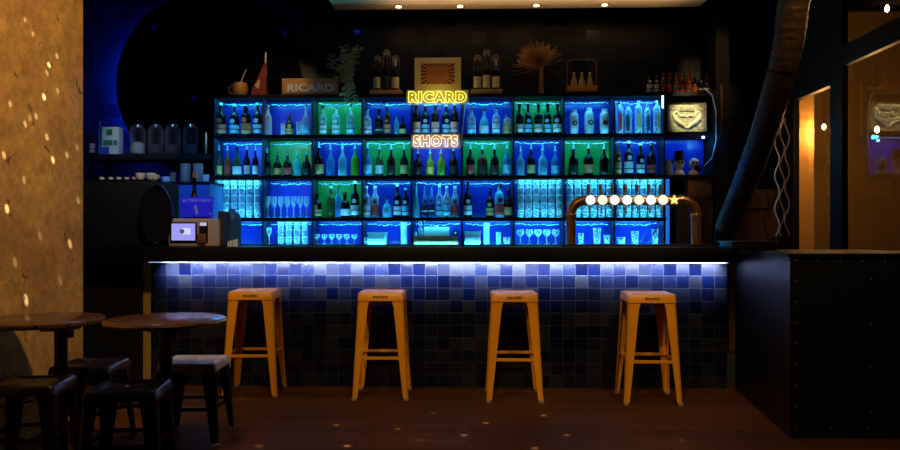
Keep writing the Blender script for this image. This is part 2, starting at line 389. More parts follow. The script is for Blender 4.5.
# riveted steel return on the right
YF = 4.24; xf = X_(790, YF)
ret = thing('bar_return', 'black riveted steel clad counter end jutting forward on the right', 'bar counter', (xf + .7, 4.6, 0))
def RL(x, y, z): return (x - ret.location.x, y - 4.6, z)
ZR = 1.045
MB().prism([RL(xf, YF, 0)[:2], RL(3.0, YF, 0)[:2], RL(3.0, 4.95, 0)[:2], RL(2.75, 4.95, 0)[:2], RL(2.75, 5.55, 0)[:2], RL(xr + .05, 5.55, 0)[:2], RL(xr + .035, 5.36, 0)[:2]], 0, ZR - .02).build('body', pm('riveted_black_steel', (.0045, .0045, .005), .42, .0, bump=.1, nscale=3), ret, smooth=False)
MB().prism([RL(xf - .012, YF - .012, 0)[:2], RL(3.01, YF - .012, 0)[:2], RL(3.01, 4.96, 0)[:2], RL(2.76, 4.96, 0)[:2], RL(2.76, 5.32, 0)[:2], RL(xr + .045, 5.32, 0)[:2]], ZR - .02, ZR).build('top_plate', M_worktop, ret, smooth=False)
riv = MB().lathe([(.007, 0), (.0055, -.003), (.002, -.0045)], 8, axis=(0, 1, 0)).build('rivet', pm('rivet_steel', (.14, .135, .13), .35, .6), ret)
rp = []
for i in range(9): rp.append((xf + .03, YF - .0, .06 + i * .118))
for i in range(8): rp.append((xf + .03 + (i + 1) * .125, YF, 1.0))
for i in range(4): rp.append((xf + .45, YF, .15 + i * .25)); 
for i in range(4): rp.append((xf + .03 + (i + 1) * .2, YF, .06))
for k, (x, y, z) in enumerate(rp):
    q = riv if k == 0 else riv.copy()
    if k: COL.objects.link(q); q.parent = ret
    q.location = RL(x, y, z)
for i in range(9):      # the side plate rivets
    q = riv.copy(); COL.objects.link(q); q.parent = ret
    t = .03; q.location = RL(xf + (xr + .04 - xf) * t - .002, YF + 1.06 * t, .06 + i * .118); q.rotation_euler.z = -R(83)
for t, z in ((.25, .87), (.25, .52), (.25, .2), (.55, .93), (.8, .93), (.4, .98), (.6, .98), (.2, .98)):
    q = riv.copy(); COL.objects.link(q); q.parent = ret
    q.location = RL(xf + (xr + .04 - xf) * t - .002, YF + 1.06 * t, z); q.rotation_euler.z = -R(83)

# ------------------------------------------------------------------ stools
def make_stool(name, label, cat, loc, rz, h, sw, fw, mat, seatmat=None, group=None, logo=False, flare=.06, wt=.075, wb=.036, rail=.29):
    t = thing(name, label, cat, loc, rz, group)
    s = sw / 2
    # pressed seat pan with rounded corners
    def rr(w, r, z, n=4):
        out = []
        for qx, qy, a0 in ((1, 1, 0), (-1, 1, 90), (-1, -1, 180), (1, -1, 270)):
            for i in range(n + 1):
                a = R(a0 + 90 * i / n); out.append((qx * (w - r) + r * math.cos(a), qy * (w - r) + r * math.sin(a), z))
        return out
    sk = flare
    MB().loft([rr(s + .012, .022, h - sk), rr(s + .007, .022, h - .010), rr(s + .001, .022, h - .002), rr(s - .012, .028, h),
               rr(s - .028, .02, h), rr(s - .034, .02, h - .0045), rr(.02, .012, h - .0045), rr(.014, .01, h - .012),
               rr(s - .04, .02, h - .012), rr(s - .003, .028, h - .02), rr(s + .004, .03, h - sk)]).build('seat', seatmat or mat, t)
    f = fw / 2
    for sx in (-1, 1):
        for sy in (-1, 1):
            rings = []
            for u in (0, .12, .4, .75, 1):
                z = (h - .02) * (1 - u) + .018 * u
                c = (s + .004) * (1 - u) + f * u; c += .0
                w = wt + .012 if u == 0 else wt * (1 - u) + wb * u
                k = .012; th = .004
                o_ = [(c - w, c), (c - k, c), (c, c - k), (c, c - w), (c - th, c - w), (c - th, c - k - .003), (c - k - .003, c - th), (c - w, c - th)]
                rings.append([(sx * x, sy * y, z) for x, y in o_])
            lg = MB().loft(rings).build('leg', mat, t)
            MB().box((sx * (f - .013), sy * (f - .013), .010), (.034, .034, .020), bev=.004).build('foot_pad', M_rubber, lg)
    u = (h - .02 - rail) / (h - .038); c = (s + .004) * (1 - u) + f * u - .014
    for a in (0, 90, 180, 270):
        q = MB().box((0, -c, rail), (2 * c, .006, .022), bev=.002).build('stretcher', mat, t, rz=R(a))
    u2 = (h - .02 - (h - .10)) / (h - .038); c2 = (s + .004) * (1 - u2) + f * u2 - .01
    for a in (0, 90):
        MB().box((0, 0, h - .10 + (.008 if a else 0)), (2 * c2 * 1.38, .018, .006)).build('cross_brace', mat, t, rz=R(45 + a))
    if logo:
        text('lettering', 'RICARD', .10, .017, M_print, t, (0, -(s + .0095), h - .033), .004, 0, .03)
    return t
specs = [(248, 398.5, 4.0, 'amber metal bar stool, leftmost of the row, beside the black low stools'),
         (379.6, 400.8, 1.5, 'amber metal bar stool, second from left in the row at the bar'),
         (515, 402.2, 0, 'amber metal bar stool, third from left, seen squarely from the front'),
         (653.6, 404, -1.0, 'amber metal bar stool, rightmost of the row, below the beer taps')]
for px, py, a, lab in specs:
    D = F * H / (py - YH); Y = D * 1.0
    p = at(px, py, Y); 
    make_stool('bar_stool', lab, 'bar stool', (p.x, min(p.y + .18, YB - .21), 0), R(a), .748, .305, .388, M_stool, group='amber bar stools along the bar', logo=True)

# ------------------------------------------------------------------ round tables and low stools
def table(px, py, Y, rad, off, label, rim):
    p = at(px, py, Y); h = p.z
    t = thing('round_table', label, 'table', (p.x + off, Y, 0))
    MB().lathe([(rad - .012, -.028), (rad - .003, -.024), (rad, -.014), (rad - .002, -.004), (rad - .008, 0)], 64, c=(-off, 0, h)).build('tabletop', M_table, t)
    if rim: MB().open_lathe([(rad + .001, -.016), (rad + .003, -.011), (rad + .001, -.006)], 64, c=(-off, 0, h)).build('edge_band', M_brass, t)
    MB().lathe([(.032, .012), (.032, h - .06)], 20).build('pedestal', M_blackmetal, t)
    MB().lathe([(.085, 0), (.085, .006), (.06, .014), (.034, .02)], 28).build('base', M_blackmetal, t)
    MB().box((0, 0, h - .045), (.14, .14, .03)).box((.045, 0, h - .075), (.03, .03, .05)).build('bracket', M_blackmetal, t)
    return t
table(42, 318.2, 3.75, .30, .10, 'round dark wooden table against the ochre wall, cut by the left edge', False)
table(166, 318.4, 3.75, .298, 0, 'round dark table with pale sheen and brass edge beside the first bar stool', True)
def low(x, y, rz, label, seat=None):
    make_stool('low_stool', label, 'stool', (x, y, 0), rz, .45, .30, .36, M_blackmetal, seat, 'black low stools around the tables', flare=.045, wt=.07, wb=.034, rail=.2)
low(-2.12, 3.50, R(9), 'black metal low stool in front of the left table, at the left edge')
low(-2.10, 4.02, R(3), 'black metal low stool behind the left table, against the ochre wall end')
low(-1.60, 3.41, R(9), 'black metal low stool in front of the round table with brass edge')
low(-1.565, 4.13, R(3), 'low stool with reflected sheen coloured into its seat, between round table and first bar stool', pm('seat_sheen_grey', (.36, .33, .31), .4, noise=.2, nscale=30))  # seat colour is paled to stand in for light reflecting off it

# ------------------------------------------------------------------ shelf unit
YS = 7.30; YP = 7.56
colpx = [214, 262.5, 312, 362, 411.5, 462, 513.5, 564, 614.5, 664.5]
cx = [X_(p, YS) for p in colpx]; XE = X_(713, YS)
tops = {0: Z_(93.5, YS), 1: Z_(134, YS), 2: Z_(175.5, YS), 3: Z_(217.5, YS), 4: Z_(244.6, YS)}   # board tops
TH = .033
sh = thing('bottle_shelf', 'tall black back bar shelf unit with blue and green lit bays', 'shelf unit', (0, YS, 0))
def SL(x, y, z): return (x, y - YS, z)
for r in range(5):
    xe = XE if r < 3 else cx[-1] + .02
    MB().box(SL((cx[0] - .02 + xe) / 2, (YS + YP) / 2, tops[r] - TH / 2), (xe - cx[0] + .02, YP - YS, TH), bev=.002).build('shelf_board', M_blackmatte, sh, smooth=False)
for r in range(4):
    z1 = tops[r] - TH; z0 = tops[r + 1]
    for i, x in enumerate(cx):
        MB().box(SL(x, (YS + YP) / 2 + .004, (z0 + z1) / 2), (.016, YP - YS - .01, z1 - z0 - .002)).build('divider', pm('dark_blue_divider', (.008, .02, .05), .4), sh, smooth=False)
green = {(0, 2), (0, 6), (1, 1), (1, 3), (1, 5), (1, 7), (2, 2)}
bright = {(0, 8): 1.7, (2, 0): 1.7, (2, 1): 1.2, (2, 6): 1.6, (2, 7): 1.6, (2, 8): 1.6, (3, 0): 1., (3, 1): 1.8, (3, 2): 1.2, (3, 3): 1.5, (3, 4): 1.6, (3, 5): 1.6, (3, 6): 1.6, (3, 7): 1.6, (3, 8): 1.7, (0, 0): 1.1}
led_src = None
for r in range(4):
    z1 = tops[r] - TH; z0 = tops[r + 1]
    for c in range(9):
        xa_, xb_ = cx[c] + .008, cx[c + 1] - .008
        MB().box(SL((xa_ + xb_) / 2, YP - .006, (z0 + z1) / 2), (xb_ - xa_, .008, z1 - z0)).build('back_panel', M_greenpanel if (r, c) in green else M_bluepanel, sh, smooth=False)
        # sagging string of leds under each board
        pts = []; n = 16
        for i in range(n + 1):
            u = i / n; pts.append(SL(xa_ + .02 + (xb_ - xa_ - .04) * u, YP - .05, z1 - .020 - .010 * math.sin(u * math.pi) - .016 * random.random()))
        MB().tube(pts, .0026, 5).build('led_string', M_led, sh)
        e = .55 * bright.get((r, c), 1.0) * (1.15 if (r, c) in green else 1)
        xm = (xa_ + xb_) / 2
        if r >= 2: light('AREA', 'bay_fill_low', (xm, YS + .014, z0 + .006), e * (1.2 if (r, c) in bright else .5), (.06, .60, 1.0), (xm, YS + .10, z0 + .3), shape='RECTANGLE', size=xb_ - xa_ - .03, size_y=.01)  # unseen fill added at the bay foot to brighten the lower glasses
        else: light('AREA', 'bay_fill_low', (xm, YS + .014, z0 + .006), e * .45, (.06, .60, 1.0), (xm, YS + .10, z0 + .3), shape='RECTANGLE', size=xb_ - xa_ - .03, size_y=.01)  # same added fill, weaker, for the bottle bases
        light('AREA', 'bay_led', (xm, YS + .03, z1 - .004), e * 2.0, (.06, .60, 1.0), (xm, YS + .14, z0), shape='RECTANGLE', size=xb_ - xa_ - .03, size_y=.03)
# end alcove column
MB().box(SL((cx[-1] + XE) / 2, YP - .006, (tops[1] + tops[0] - TH) / 2), (XE - cx[-1] - .03, .008, tops[0] - TH - tops[1])).build('back_panel', M_blackmatte, sh, smooth=False)
MB().box(SL((cx[-1] + XE) / 2, YP - .006, (tops[2] + tops[1] - TH) / 2), (XE - cx[-1] - .03, .008, tops[1] - TH - tops[2])).build('back_panel', M_bluepanel, sh, smooth=False)
MB().box(SL(XE + .01, (YS + YP) / 2, (tops[0] + tops[2]) / 2), (.02, YP - YS, tops[0] - tops[2] + TH)).build('side_panel', M_blackmatte, sh, smooth=False)
xm = (cx[-1] + XE) / 2
light('AREA', 'alcove_led', (xm, YS + .12, tops[1] - TH - .006), .65, (.04, .40, 1.0), (xm, YS + .16, 1.7), shape='RECTANGLE', size=.4, size_y=.05)
p = at(703, 137.5, YS + .02); q = at(711, 160, YS + .02)
MB().box(SL(p.x, YS + .01, tops[1] - TH - .008), (.02, .02, .016)).build('led_lamp', M_ledbright, sh)
light('POINT', 'alcove_point', (p.x, YS - .01, p.z - .04), .25, (.1, .7, 1.0), shadow_soft_size=.01)
p = at(663, 100, YS)
MB().box(SL(cx[-1] - .016, YS + .006, p.z), (.012, .01, .15)).build('led_lamp', M_ledbright, sh)
p = at(671, 174.5, YS + .01)
# LED corner light column at the right end, lower rows
MB().box(SL(cx[-1] + .035, YS + .02, (tops[2] + tops[4]) / 2 - .02), (.03, .03, tops[2] - tops[4] - .04)).build('side_light', led_mat('blue_side_light', (.01, .25, 1.0), .55), sh)
# black cupboard under the unit and at its right end
cb_ = thing('back_cupboard', 'low black cupboard under the lit bottle shelves', 'cupboard', (0, 7.3, 0))
MB().box((0 + (cx[0] + cx[-1]) / 2, .13, (tops[4] - TH) / 2), (cx[-1] - cx[0], .26, tops[4] - TH), bev=.003).build('carcass', M_blackmatte, cb_)
for i in range(9): MB().box(((cx[i] + cx[i + 1]) / 2, -.009, .5), (cx[i + 1] - cx[i] - .012, .018, .9)).build('door', M_blackmatte, cb_)
rc = thing('end_cupboard', 'dark brown cupboard at the right end of the bottle shelves', 'cupboard', ((cx[-1] + XE) / 2 + .06, 7.3, 0))
zc = Z_(198, YS)
MB().box((.0, .13, zc / 2), (XE - cx[-1] - .1, .26, zc), bev=.004).build('carcass', pm('dark_brown_wood', (.05, .018, .008), .45, noise=.3), rc)
MB().box((.0, -.008, zc / 2), (XE - cx[-1] - .14, .016, zc - .06), bev=.003).build('door', MATS['dark_brown_wood'], rc)
p0 = at(688, 198, YS + .02); p1 = at(712, 172, YS + .02)
bxo = thing('wooden_box', 'amber brown wooden box under the blue alcove beside the taps', 'box', ((p0.x + p1.x) / 2, YS + .12, zc))
hbx = tops[2] - TH - zc - .004
MB().box((0, 0, hbx / 2), (p1.x - p0.x, .2, hbx), bev=.004).build('case', pm('amber_wood', (.42, .2, .06), .5, noise=.3, nscale=9), bxo)
MB().box((0, -.103, hbx / 2), (p1.x - p0.x - .03, .008, hbx - .03), bev=.002).build('front_panel', MATS['amber_wood'], bxo)
light('SPOT', 'cupboard_glow', (2.0, 6.9, 3.4), 9, (1, .55, .2), ((p0.x + p1.x) / 2, YS, 1.6), spot_size=R(18), spot_blend=.9, shadow_soft_size=.05)
# tall black post to the right of the shelves with a thin gilt edge
pz = thing('side_post', 'tall black post with thin gilt edge right of the shelves', 'post', (XE + .085, 7.38, 0))
MB().box((0, 0, CEIL / 2), (.13, .2, CEIL - .004)).build('post', M_blackmatte, pz)
MB().box((-.01, -.103, Z_(112, YS)), (.018, .006, .5)).build('edge_strip', M_brass, pz)

# ------------------------------------------------------------------ bottles
ORD = ['leftmost', 'second from left', 'third from left', 'fourth from left', 'fifth from left', 'sixth from left', 'seventh from left', 'eighth from left']
BAY = ['first', 'second', 'third', 'fourth', 'fifth', 'sixth', 'seventh', 'eighth', 'ninth', 'end']
ROWN = ['top shelf', 'second shelf', 'third shelf', 'lowest shelf']
PROF = {
 'std': [(.93, 0), (1, .015), (1, .56), (.93, .62), (.6, .69), (.36, .76), (.33, .90), (.38, .905), (.38, .93)],
 'slim': [(.93, 0), (1, .012), (1, .62), (.9, .67), (.5, .74), (.38, .80), (.36, .92), (.40, .93)],
 'squat': [(.9, 0), (1, .03), (1, .42), (.93, .52), (.66, .62), (.34, .7), (.3, .88), (.34, .9)],
 'tall': [(.95, 0), (1, .01), (1, .74), (.92, .80), (.5, .86), (.42, .90), (.42, .94)],
 'round': [(.78, 0), (.86, .04), (1, .30), (1, .72), (.86, .84), (.62, .88), (.58, .95)],
 'cone': [(1, 0), (1, .03), (.8, .3), (.5, .55), (.3, .7), (.24, .93)],
 'short': [(.9, 0), (1, .03), (1, .66), (.8, .76), (.42, .8), (.42, .9)],
 'pour': [(.93, 0), (1, .015), (1, .46), (.93, .52), (.5, .62), (.3, .68), (.28, .80), (.34, .81), (.34, .83)],
}
BODY = {
 'dark': (glassy('dark_glass', (.04, .02, .03), .45, (.015, .01, .012), .1), 'dark'),
 'brown': (glassy('brown_glass', (.35, .12, .04), .35, (.20, .06, .02), .1), 'brown'),
 'amber': (glassy('amber_glass', (.9, .38, .10), .35, (.6, .2, .04), .1), 'amber'),
 'clear': (G_clear, 'clear'),
 'teal': (glassy('teal_glass', (.25, .85, .95), .4, (.25, .75, .85), .15), 'pale teal'),
 'green': (glassy('green_glass', (.25, .95, .25), .35, (.25, .75, .05), .1), 'bright green'),
 'olive': (glassy('olive_glass', (.25, .35, .12), .4, (.12, .18, .05), .1), 'olive'),
 'blue': (glassy('blue_glass', (.15, .45, .95), .4, (.1, .4, .8), .1), 'blue'),
 'white': (pm('frosted_white_glass', (.7, .75, .78), .3), 'frosted white'),
}
LAB = {
 'orange': (pm('orange_label', (.85, .28, .10), .6), 'orange label'), 'blue': (pm('light_blue_label', (.25, .65, .85), .6), 'light blue label'),
 'white': (pm('white_label', (.85, .85, .85), .6), 'white label'), 'red': (pm('red_label', (.75, .06, .05), .6), 'red label'),
 'black': (pm('black_label', (.02, .02, .02), .6), 'black label'), 'gold': (pm('gold_label', (.75, .50, .18), .5), 'gold label'),
 'pink': (pm('pink_label', (.85, .50, .45), .6), 'pinkish label'), 'yellow': (pm('yellow_label', (.85, .7, .15), .6), 'yellow label'),
 'none': (None, 'no label'),
}
CAPM = {'k': M_blackgloss, 'w': M_white, 's': M_steel, 'r': pm('red_cap', (.6, .03, .03), .4), 'g': pm('gold_cap', (.7, .45, .15), .35, .7), 't': pm('teal_pourer', (.2, .7, .8), .3)}
LIGHTL = pm('label_print', (.9, .85, .75), .6)
used = {}
def bottle(x, y, z, h, rad, kind, body, lab, cap, where, group, pour=False, long_neck_label=False, name='bottle'):
    bm_, bn = BODY[body]; lm, ln = LAB[lab]
    t = thing(name, '%s bottle with %s, %s' % (bn, ln, where), 'bottle', (x, y, z), random.uniform(-.3, .3), group)
    pr = [(r * rad, u * h) for r, u in PROF[kind]]
    MB().lathe(pr, 16).build('bottle_body', bm_, t)
    rt, zt_ = pr[-1]
    if pour:
        MB().lathe([(rad * .34, zt_), (rad * .34, zt_ + .012), (rad * .16, zt_ + .016), (rad * .13, h)], 8).build('pourer', CAPM[cap], t)
    else:
        MB().lathe([(rt * 1.12, zt_ - .002), (rt * 1.12, h)], 12).build('cap', CAPM[cap], t)
    if lm and kind == 'round':
        MB().lathe([(rad * .42, -.004), (rad * .55, 0), (rad * .55, .003)], 16, c=(0, -rad - .001, h * .45), axis=(0, 1, 0)).build('emblem', lm, t)
        MB().lathe([(rad * .22, -.003), (rad * .25, 0)], 12, c=(0, -rad - .005, h * .45), axis=(0, 1, 0)).build('emblem_centre', LIGHTL if lab == 'black' else LAB['black'][0], t)
    elif lm and kind == 'tall':
        MB().box((0, -rad * .97, h * .36), (rad * .9, rad * .12, h * .50), bev=.002).build('label', lm, t)
    elif lm:
        top_ = {'std': .34, 'slim': .40, 'squat': .34, 'cone': .25, 'short': .42, 'pour': .34}[kind]
        MB().open_lathe([(rad * 1.0 + .0012, h * .08), (rad * 1.0 + .0012, h * top_)], 16).build('label', lm, t)
        if kind in ('std', 'slim', 'short'):
            MB().lathe([(rad * .5, -.002), (rad * .55, .002)], 14, c=(0, -rad + .001, h * (top_ + .11)), axis=(0, 1, 0)).build('emblem', lm if lab in ('blue', 'gold', 'white', 'orange') else M_print, t)
            MB().open_lathe([(rad * 1.0 + .002, h * .19), (rad * 1.0 + .002, h * .22)], 16).build('label_band', M_print if lab != 'black' else LIGHTL, t)
    return t
# (px centre, px width, y of top, kind, body, label, cap)
S = {}
S[0, 0] = [(221, 9.5, 103, 'std', 'dark', 'orange', 't'), (234.5, 9.5, 104, 'std', 'dark', 'blue', 't'), (246, 10, 107, 'short', 'dark', 'orange', 'k'), (257.5, 9.5, 103, 'std', 'dark', 'blue', 't')]
S[0, 1] = [(268, 8, 105, 'std', 'clear', 'none', 's'), (289.5, 8, 115, 'std', 'dark', 'gold', 's'), (306, 8, 104, 'squat', 'clear', 'blue', 's')]
S[0, 2] = [(323, 7, 106, 'std', 'clear', 'white', 'k'), (336, 8, 105, 'std', 'clear', 'white', 's'), (350.5, 8, 104, 'std', 'clear', 'blue', 's')]
S[0, 3] = [(367, 9, 109, 'std', 'clear', 'white', 's'), (379, 8, 109, 'std', 'dark', 'black', 'k'), (387.3, 6.5, 104, 'std', 'brown', 'orange', 'w'), (396.5, 5.5, 115, 'std', 'teal', 'none', 's'), (402.5, 7, 117, 'squat', 'dark', 'gold', 'k')]
S[0, 4] = [(416.5, 7.5, 103, 'slim', 'dark', 'pink', 'w'), (425.5, 8, 104, 'std', 'dark', 'blue', 'w'), (435.3, 7.5, 103, 'slim', 'dark', 'pink', 'w'), (446, 8, 104, 'std', 'dark', 'blue', 'w'), (454.5, 7.5, 103, 'slim', 'dark', 'pink', 'w')]
S[0, 5] = [(471.5, 8.5, 107.5, 'std', 'clear', 'blue', 's'), (484, 9, 108.5, 'squat', 'teal', 'white', 's'), (496, 7.5, 107, 'slim', 'clear', 'white', 's'), (507.5, 10, 114.5, 'short', 'clear', 'gold', 's')]
S[0, 6] = [(519.5, 8, 104, 'std', 'dark', 'pink', 'k'), (528, 7.5, 104, 'std', 'dark', 'blue', 'k'), (538.5, 8, 104, 'std', 'dark', 'pink', 'k'), (547.5, 7.5, 104, 'std', 'dark', 'blue', 'k'), (557.5, 8.5, 104, 'std', 'dark', 'white', 'k')]
S[0, 7] = [(574, 9, 110, 'round', 'white', 'black', 'w'), (589, 9.5, 108, 'round', 'white', 'black', 'w'), (604.5, 9.5, 109, 'round', 'white', 'red', 'w')]
S[0, 8] = [(619.5, 7.5, 102, 'tall', 'clear', 'red', 's'), (628.3, 7.5, 104, 'tall', 'clear', 'black', 's'), (638.5, 7.5, 101, 'tall', 'clear', 'gold', 's'), (647, 6.5, 104, 'tall', 'clear', 'black', 's'), (657, 7, 101, 'tall', 'clear', 'gold', 's')]
S[1, 0] = [(219, 6, 145, 'pour', 'olive', 'yellow', 't'), (227.5, 6.5, 145, 'pour', 'amber', 'red', 't'), (237, 8.5, 147, 'squat', 'olive', 'white', 'k'), (247, 6, 144, 'pour', 'dark', 'pink', 't'), (255.5, 6, 145, 'pour', 'dark', 'white', 't')]
S[1, 1] = [(267, 7.5, 148, 'pour', 'dark', 'black', 't'), (277.5, 8.5, 152, 'pour', 'dark', 'orange', 's'), (287.5, 8.5, 151, 'pour', 'dark', 'red', 's'), (297, 8, 151, 'pour', 'teal', 'none', 't'), (306.5, 8.5, 151, 'pour', 'dark', 'black', 't')]
S[1, 2] = [(319, 9, 142, 'pour', 'dark', 'gold', 't'), (330.5, 8.5, 144, 'pour', 'blue', 'none', 't'), (342.5, 9, 143, 'pour', 'teal', 'none', 't'), (355, 9, 143, 'pour', 'green', 'none', 't')]
S[1, 3] = [(367.5, 8.5, 143, 'pour', 'blue', 'blue', 't'), (379.5, 8, 144, 'pour', 'olive', 'white', 't'), (391, 8.5, 144, 'pour', 'dark', 'black', 't'), (404, 8, 144, 'pour', 'dark', 'gold', 't')]
S[1, 4] = [(418, 8.5, 149, 'pour', 'dark', 'black', 't'), (430, 8, 149, 'pour', 'green', 'yellow', 't'), (441, 8, 149, 'pour', 'green', 'none', 't'), (453.5, 8.5, 146, 'pour', 'dark', 'black', 't')]
S[1, 5] = [(470.5, 8, 144, 'pour', 'dark', 'red', 't'), (482.5, 10, 144, 'pour', 'brown', 'black', 't'), (494.5, 8.5, 144, 'pour', 'dark', 'black', 't'), (507, 8.5, 143, 'pour', 'blue', 'blue', 't')]
S[1, 6] = [(520.5, 8, 146, 'pour', 'teal', 'none', 't'), (531, 8, 144, 'pour', 'dark', 'gold', 't'), (542.7, 9, 145, 'pour', 'teal', 'none', 't'), (555, 8, 146, 'pour', 'blue', 'blue', 't')]
S[1, 7] = [(573.5, 9.5, 144, 'pour', 'dark', 'black', 't'), (588.5, 9.5, 143, 'pour', 'dark', 'orange', 't'), (604, 9, 144, 'pour', 'dark', 'none', 't')]
S[1, 8] = [(618.3, 6, 143, 'slim', 'amber', 'gold', 's'), (628.7, 8.5, 141, 'slim', 'dark', 'white', 'w'), (640.5, 8, 143, 'std', 'dark', 'white', 'w'), (651.3, 8.5, 143.5, 'std', 'dark', 'red', 's')]
S[2, 2] = [(317, 9, 194, 'std', 'dark', 'gold', 'k'), (331, 8.5, 186, 'std', 'olive', 'none', 't'), (338.3, 6, 187, 'slim', 'blue', 'none', 's'), (344.8, 11, 192, 'squat', 'dark', 'white', 's'), (355, 8.5, 181, 'std', 'dark', 'white', 'w')]
S[2, 3] = [(366.3, 8, 186, 'slim', 'clear', 'pink', 'w'), (375.2, 8, 186, 'slim', 'clear', 'red', 'w'), (387, 9, 197, 'squat', 'teal', 'none', 's'), (397.3, 8, 184, 'std', 'dark', 'white', 'w'), (405.5, 7, 188, 'slim', 'dark', 'blue', 't')]
S[2, 4] = [(416, 8, 183, 'cone', 'teal', 'none', 's'), (424.7, 5.5, 186, 'slim', 'blue', 'black', 's'), (431.5, 5.5, 185, 'slim', 'blue', 'black', 's'), (439.3, 7.5, 184, 'std', 'clear', 'blue', 'w'), (446.7, 7.5, 186, 'slim', 'clear', 'blue', 'w'), (455, 7.5, 186, 'slim', 'clear', 'red', 'w')]
S[2, 5] = [(467.8, 8, 182, 'std', 'dark', 'white', 'k'), (490, 8, 189, 'std', 'dark', 'gold', 's'), (499.3, 9, 185, 'short', 'teal', 'red', 's'), (508.5, 10, 187, 'squat', 'dark', 'gold', 's')]
for (r, c), L_ in sorted(S.items()):
    zb = tops[r + 1]; Y = 7.385
    for k, (px, w, yt, kind, body, lab, cap) in enumerate(L_):
        rad = w / 2 / F * 7.39 * (1 if r == 1 else 1.0)
        Yb = Y + (.03 if k % 2 else 0)
        where = '%s in %s bay of %s' % (ORD[k], BAY[c], ROWN[r])
        x = X_(px, Yb); h = Z_(yt, Yb, px) - zb
        bottle(x, Yb, zb, h, rad, kind, body, lab, cap, where, 'bottles on the %s' % ROWN[r], pour=(kind == 'pour'))

# ------------------------------------------------------------------ glasses
G_glass = glassy('drinking_glass', (.97, 1, 1.0), .16, (.85, .9, .9), .12)
def tumbler():
    t = thing('tumbler', 'x', 'glass')
    r, h = .036, .074
    MB().lathe([(r * .8, 0), (r * .84, .002), (r, h), (r - .0025, h), (r * .82 - .002, .012), (.001, .011)], 12).build('cup', G_glass, t)
    MB().lathe([(r * .5, .0005), (r * .81, .0008), (r * .84, .010), (r * .5, .0105)], 12).build('thick_base', pm('thick_glass', (.75, .85, .9), .2), t)
    MB().lathe([(r * 1.015, h - .005), (r * 1.02, h - .003), (r * 1.01, h), (r * .96, h), (r * .96, h - .005)], 12).build('rim', MATS['thick_glass'], t)
    return t
def goblet(rb, h, name, stem):
    t = thing(name, 'x', 'glass')
    MB().lathe([(rb * .8, 0), (rb * .8, .003), (.005, .010), (.005, h * stem), (rb * .7, h * (stem + .14)), (rb, h * .75), (rb * .86, h), (rb * .86 - .002, h), (rb - .003, h * .75), (.002, h * (stem + .06))], 12).build('bowl', G_glass, t)
    return t
tum0 = None
def stack(r, c, n, layers, px0, px1, lab, top_y=None):
    global tum0
    zb = tops[r + 1]; g = 'tumblers stacked in the %s bay of the %s' % (BAY[c], ROWN[r])
    for l in range(layers):
        for i in range(n):
            px = px0 + (px1 - px0) * (i + .5) / n; x = X_(px, 7.4)
            loc = (x, 7.40 + (.0 if l % 2 else .0), zb + l * .0745)
            if tum0 is None:
                tum0 = tumbler(); o = tum0; o.location = loc
            else: o = copy_thing(tum0, loc)
            o['label'] = lab; o['group'] = g
stack(2, 0, 6, 5, 215, 261, 'clear tumbler in the stack filling the first bay of third shelf')
stack(2, 6, 6, 5, 517, 563, 'clear tumbler in the stack filling seventh bay of third shelf')
stack(2, 7, 6, 5, 566, 613, 'clear tumbler in the stack filling eighth bay of third shelf')
stack(2, 8, 6, 5, 616, 663, 'clear tumbler in the stack filling ninth bay of third shelf')
stack(3, 1, 4, 3, 277, 309, 'clear tumbler in the stack on the right of the lowest shelf second bay')
def goblets(r, c, n, px0, px1, rb, h, lab, g, stem=.42, name='goblet'):
    o0 = None
    for i in range(n):
        x = X_(px0 + (px1 - px0) * (i + .5) / n, 7.4); loc = (x, 7.4, tops[r + 1])
        if o0 is None: o0 = goblet(rb, h, name, stem); o0.location = loc; o = o0
        else: o = copy_thing(o0, loc)
        o['label'] = lab; o['group'] = g
goblets(2, 1, 7, 264.5, 310, .030, .215, 'tall stemmed glass in the row filling the second bay of third shelf', 'stemmed glasses in the second bay of the third shelf', .46)
goblets(3, 2, 6, 313, 358, .033, .105, 'small stemmed glass in the row in third bay of lowest shelf', 'small stemmed glasses in the third bay of the lowest shelf', .45)
goblets(3, 6, 5, 516, 560, .040, .15, 'wide cocktail glass in the group in seventh bay of lowest shelf', 'cocktail glasses in the seventh bay of the lowest shelf', .5, 'cocktail_glass')
goblets(3, 1, 1, 263, 275, .03, .17, 'single stemmed glass at the left of second bay, lowest shelf', 'single glass', .45)
def small_glass(px, r, yt, w, lab, mat=G_glass, cat='glass', name='glass'):
    zb = tops[r + 1]; Y = 7.37; h = Z_(yt, Y) - zb; rad = w / 2 / 100
    t = thing(name, lab, cat, (X_(px, Y), Y, zb))
    MB().lathe([(rad * .75, 0), (rad * .8, .002), (rad, h), (rad - .002, h), (rad * .75, .008), (.001, .007)], 14).build('cup', mat, t); return t
small_glass(283, 0, 123, 5, 'small clear shot glass left of the gold labelled bottle, top shelf second bay')
small_glass(299, 0, 121, 6, 'small clear glass between two bottles in top shelf second bay')
M_tub = pm('frosted_tub', (.55, .8, .85), .5)
def tub(px0, px1, y0, r, lab, name='plastic_tub'):
    Y = 7.4; zb = tops[r + 1]; a, b_ = X_(px0, Y), X_(px1, Y); h = Z_(y0, Y) - zb
    t = thing(name, lab, 'container', ((a + b_) / 2, Y, zb))
    MB().box((0, 0, h * .42), (b_ - a - .012, .15, h * .84), bev=.008).build('tub', M_tub, t)
    MB().box((0, 0, h * .91), (b_ - a, .165, h * .15), bev=.005).build('lid', M_tub, t)
tub(368, 387, 232, 3, 'frosted plastic tub with lid in fourth bay of lowest shelf')
tub(464, 481, 231, 3, 'frosted plastic tub with lid in sixth bay of lowest shelf')
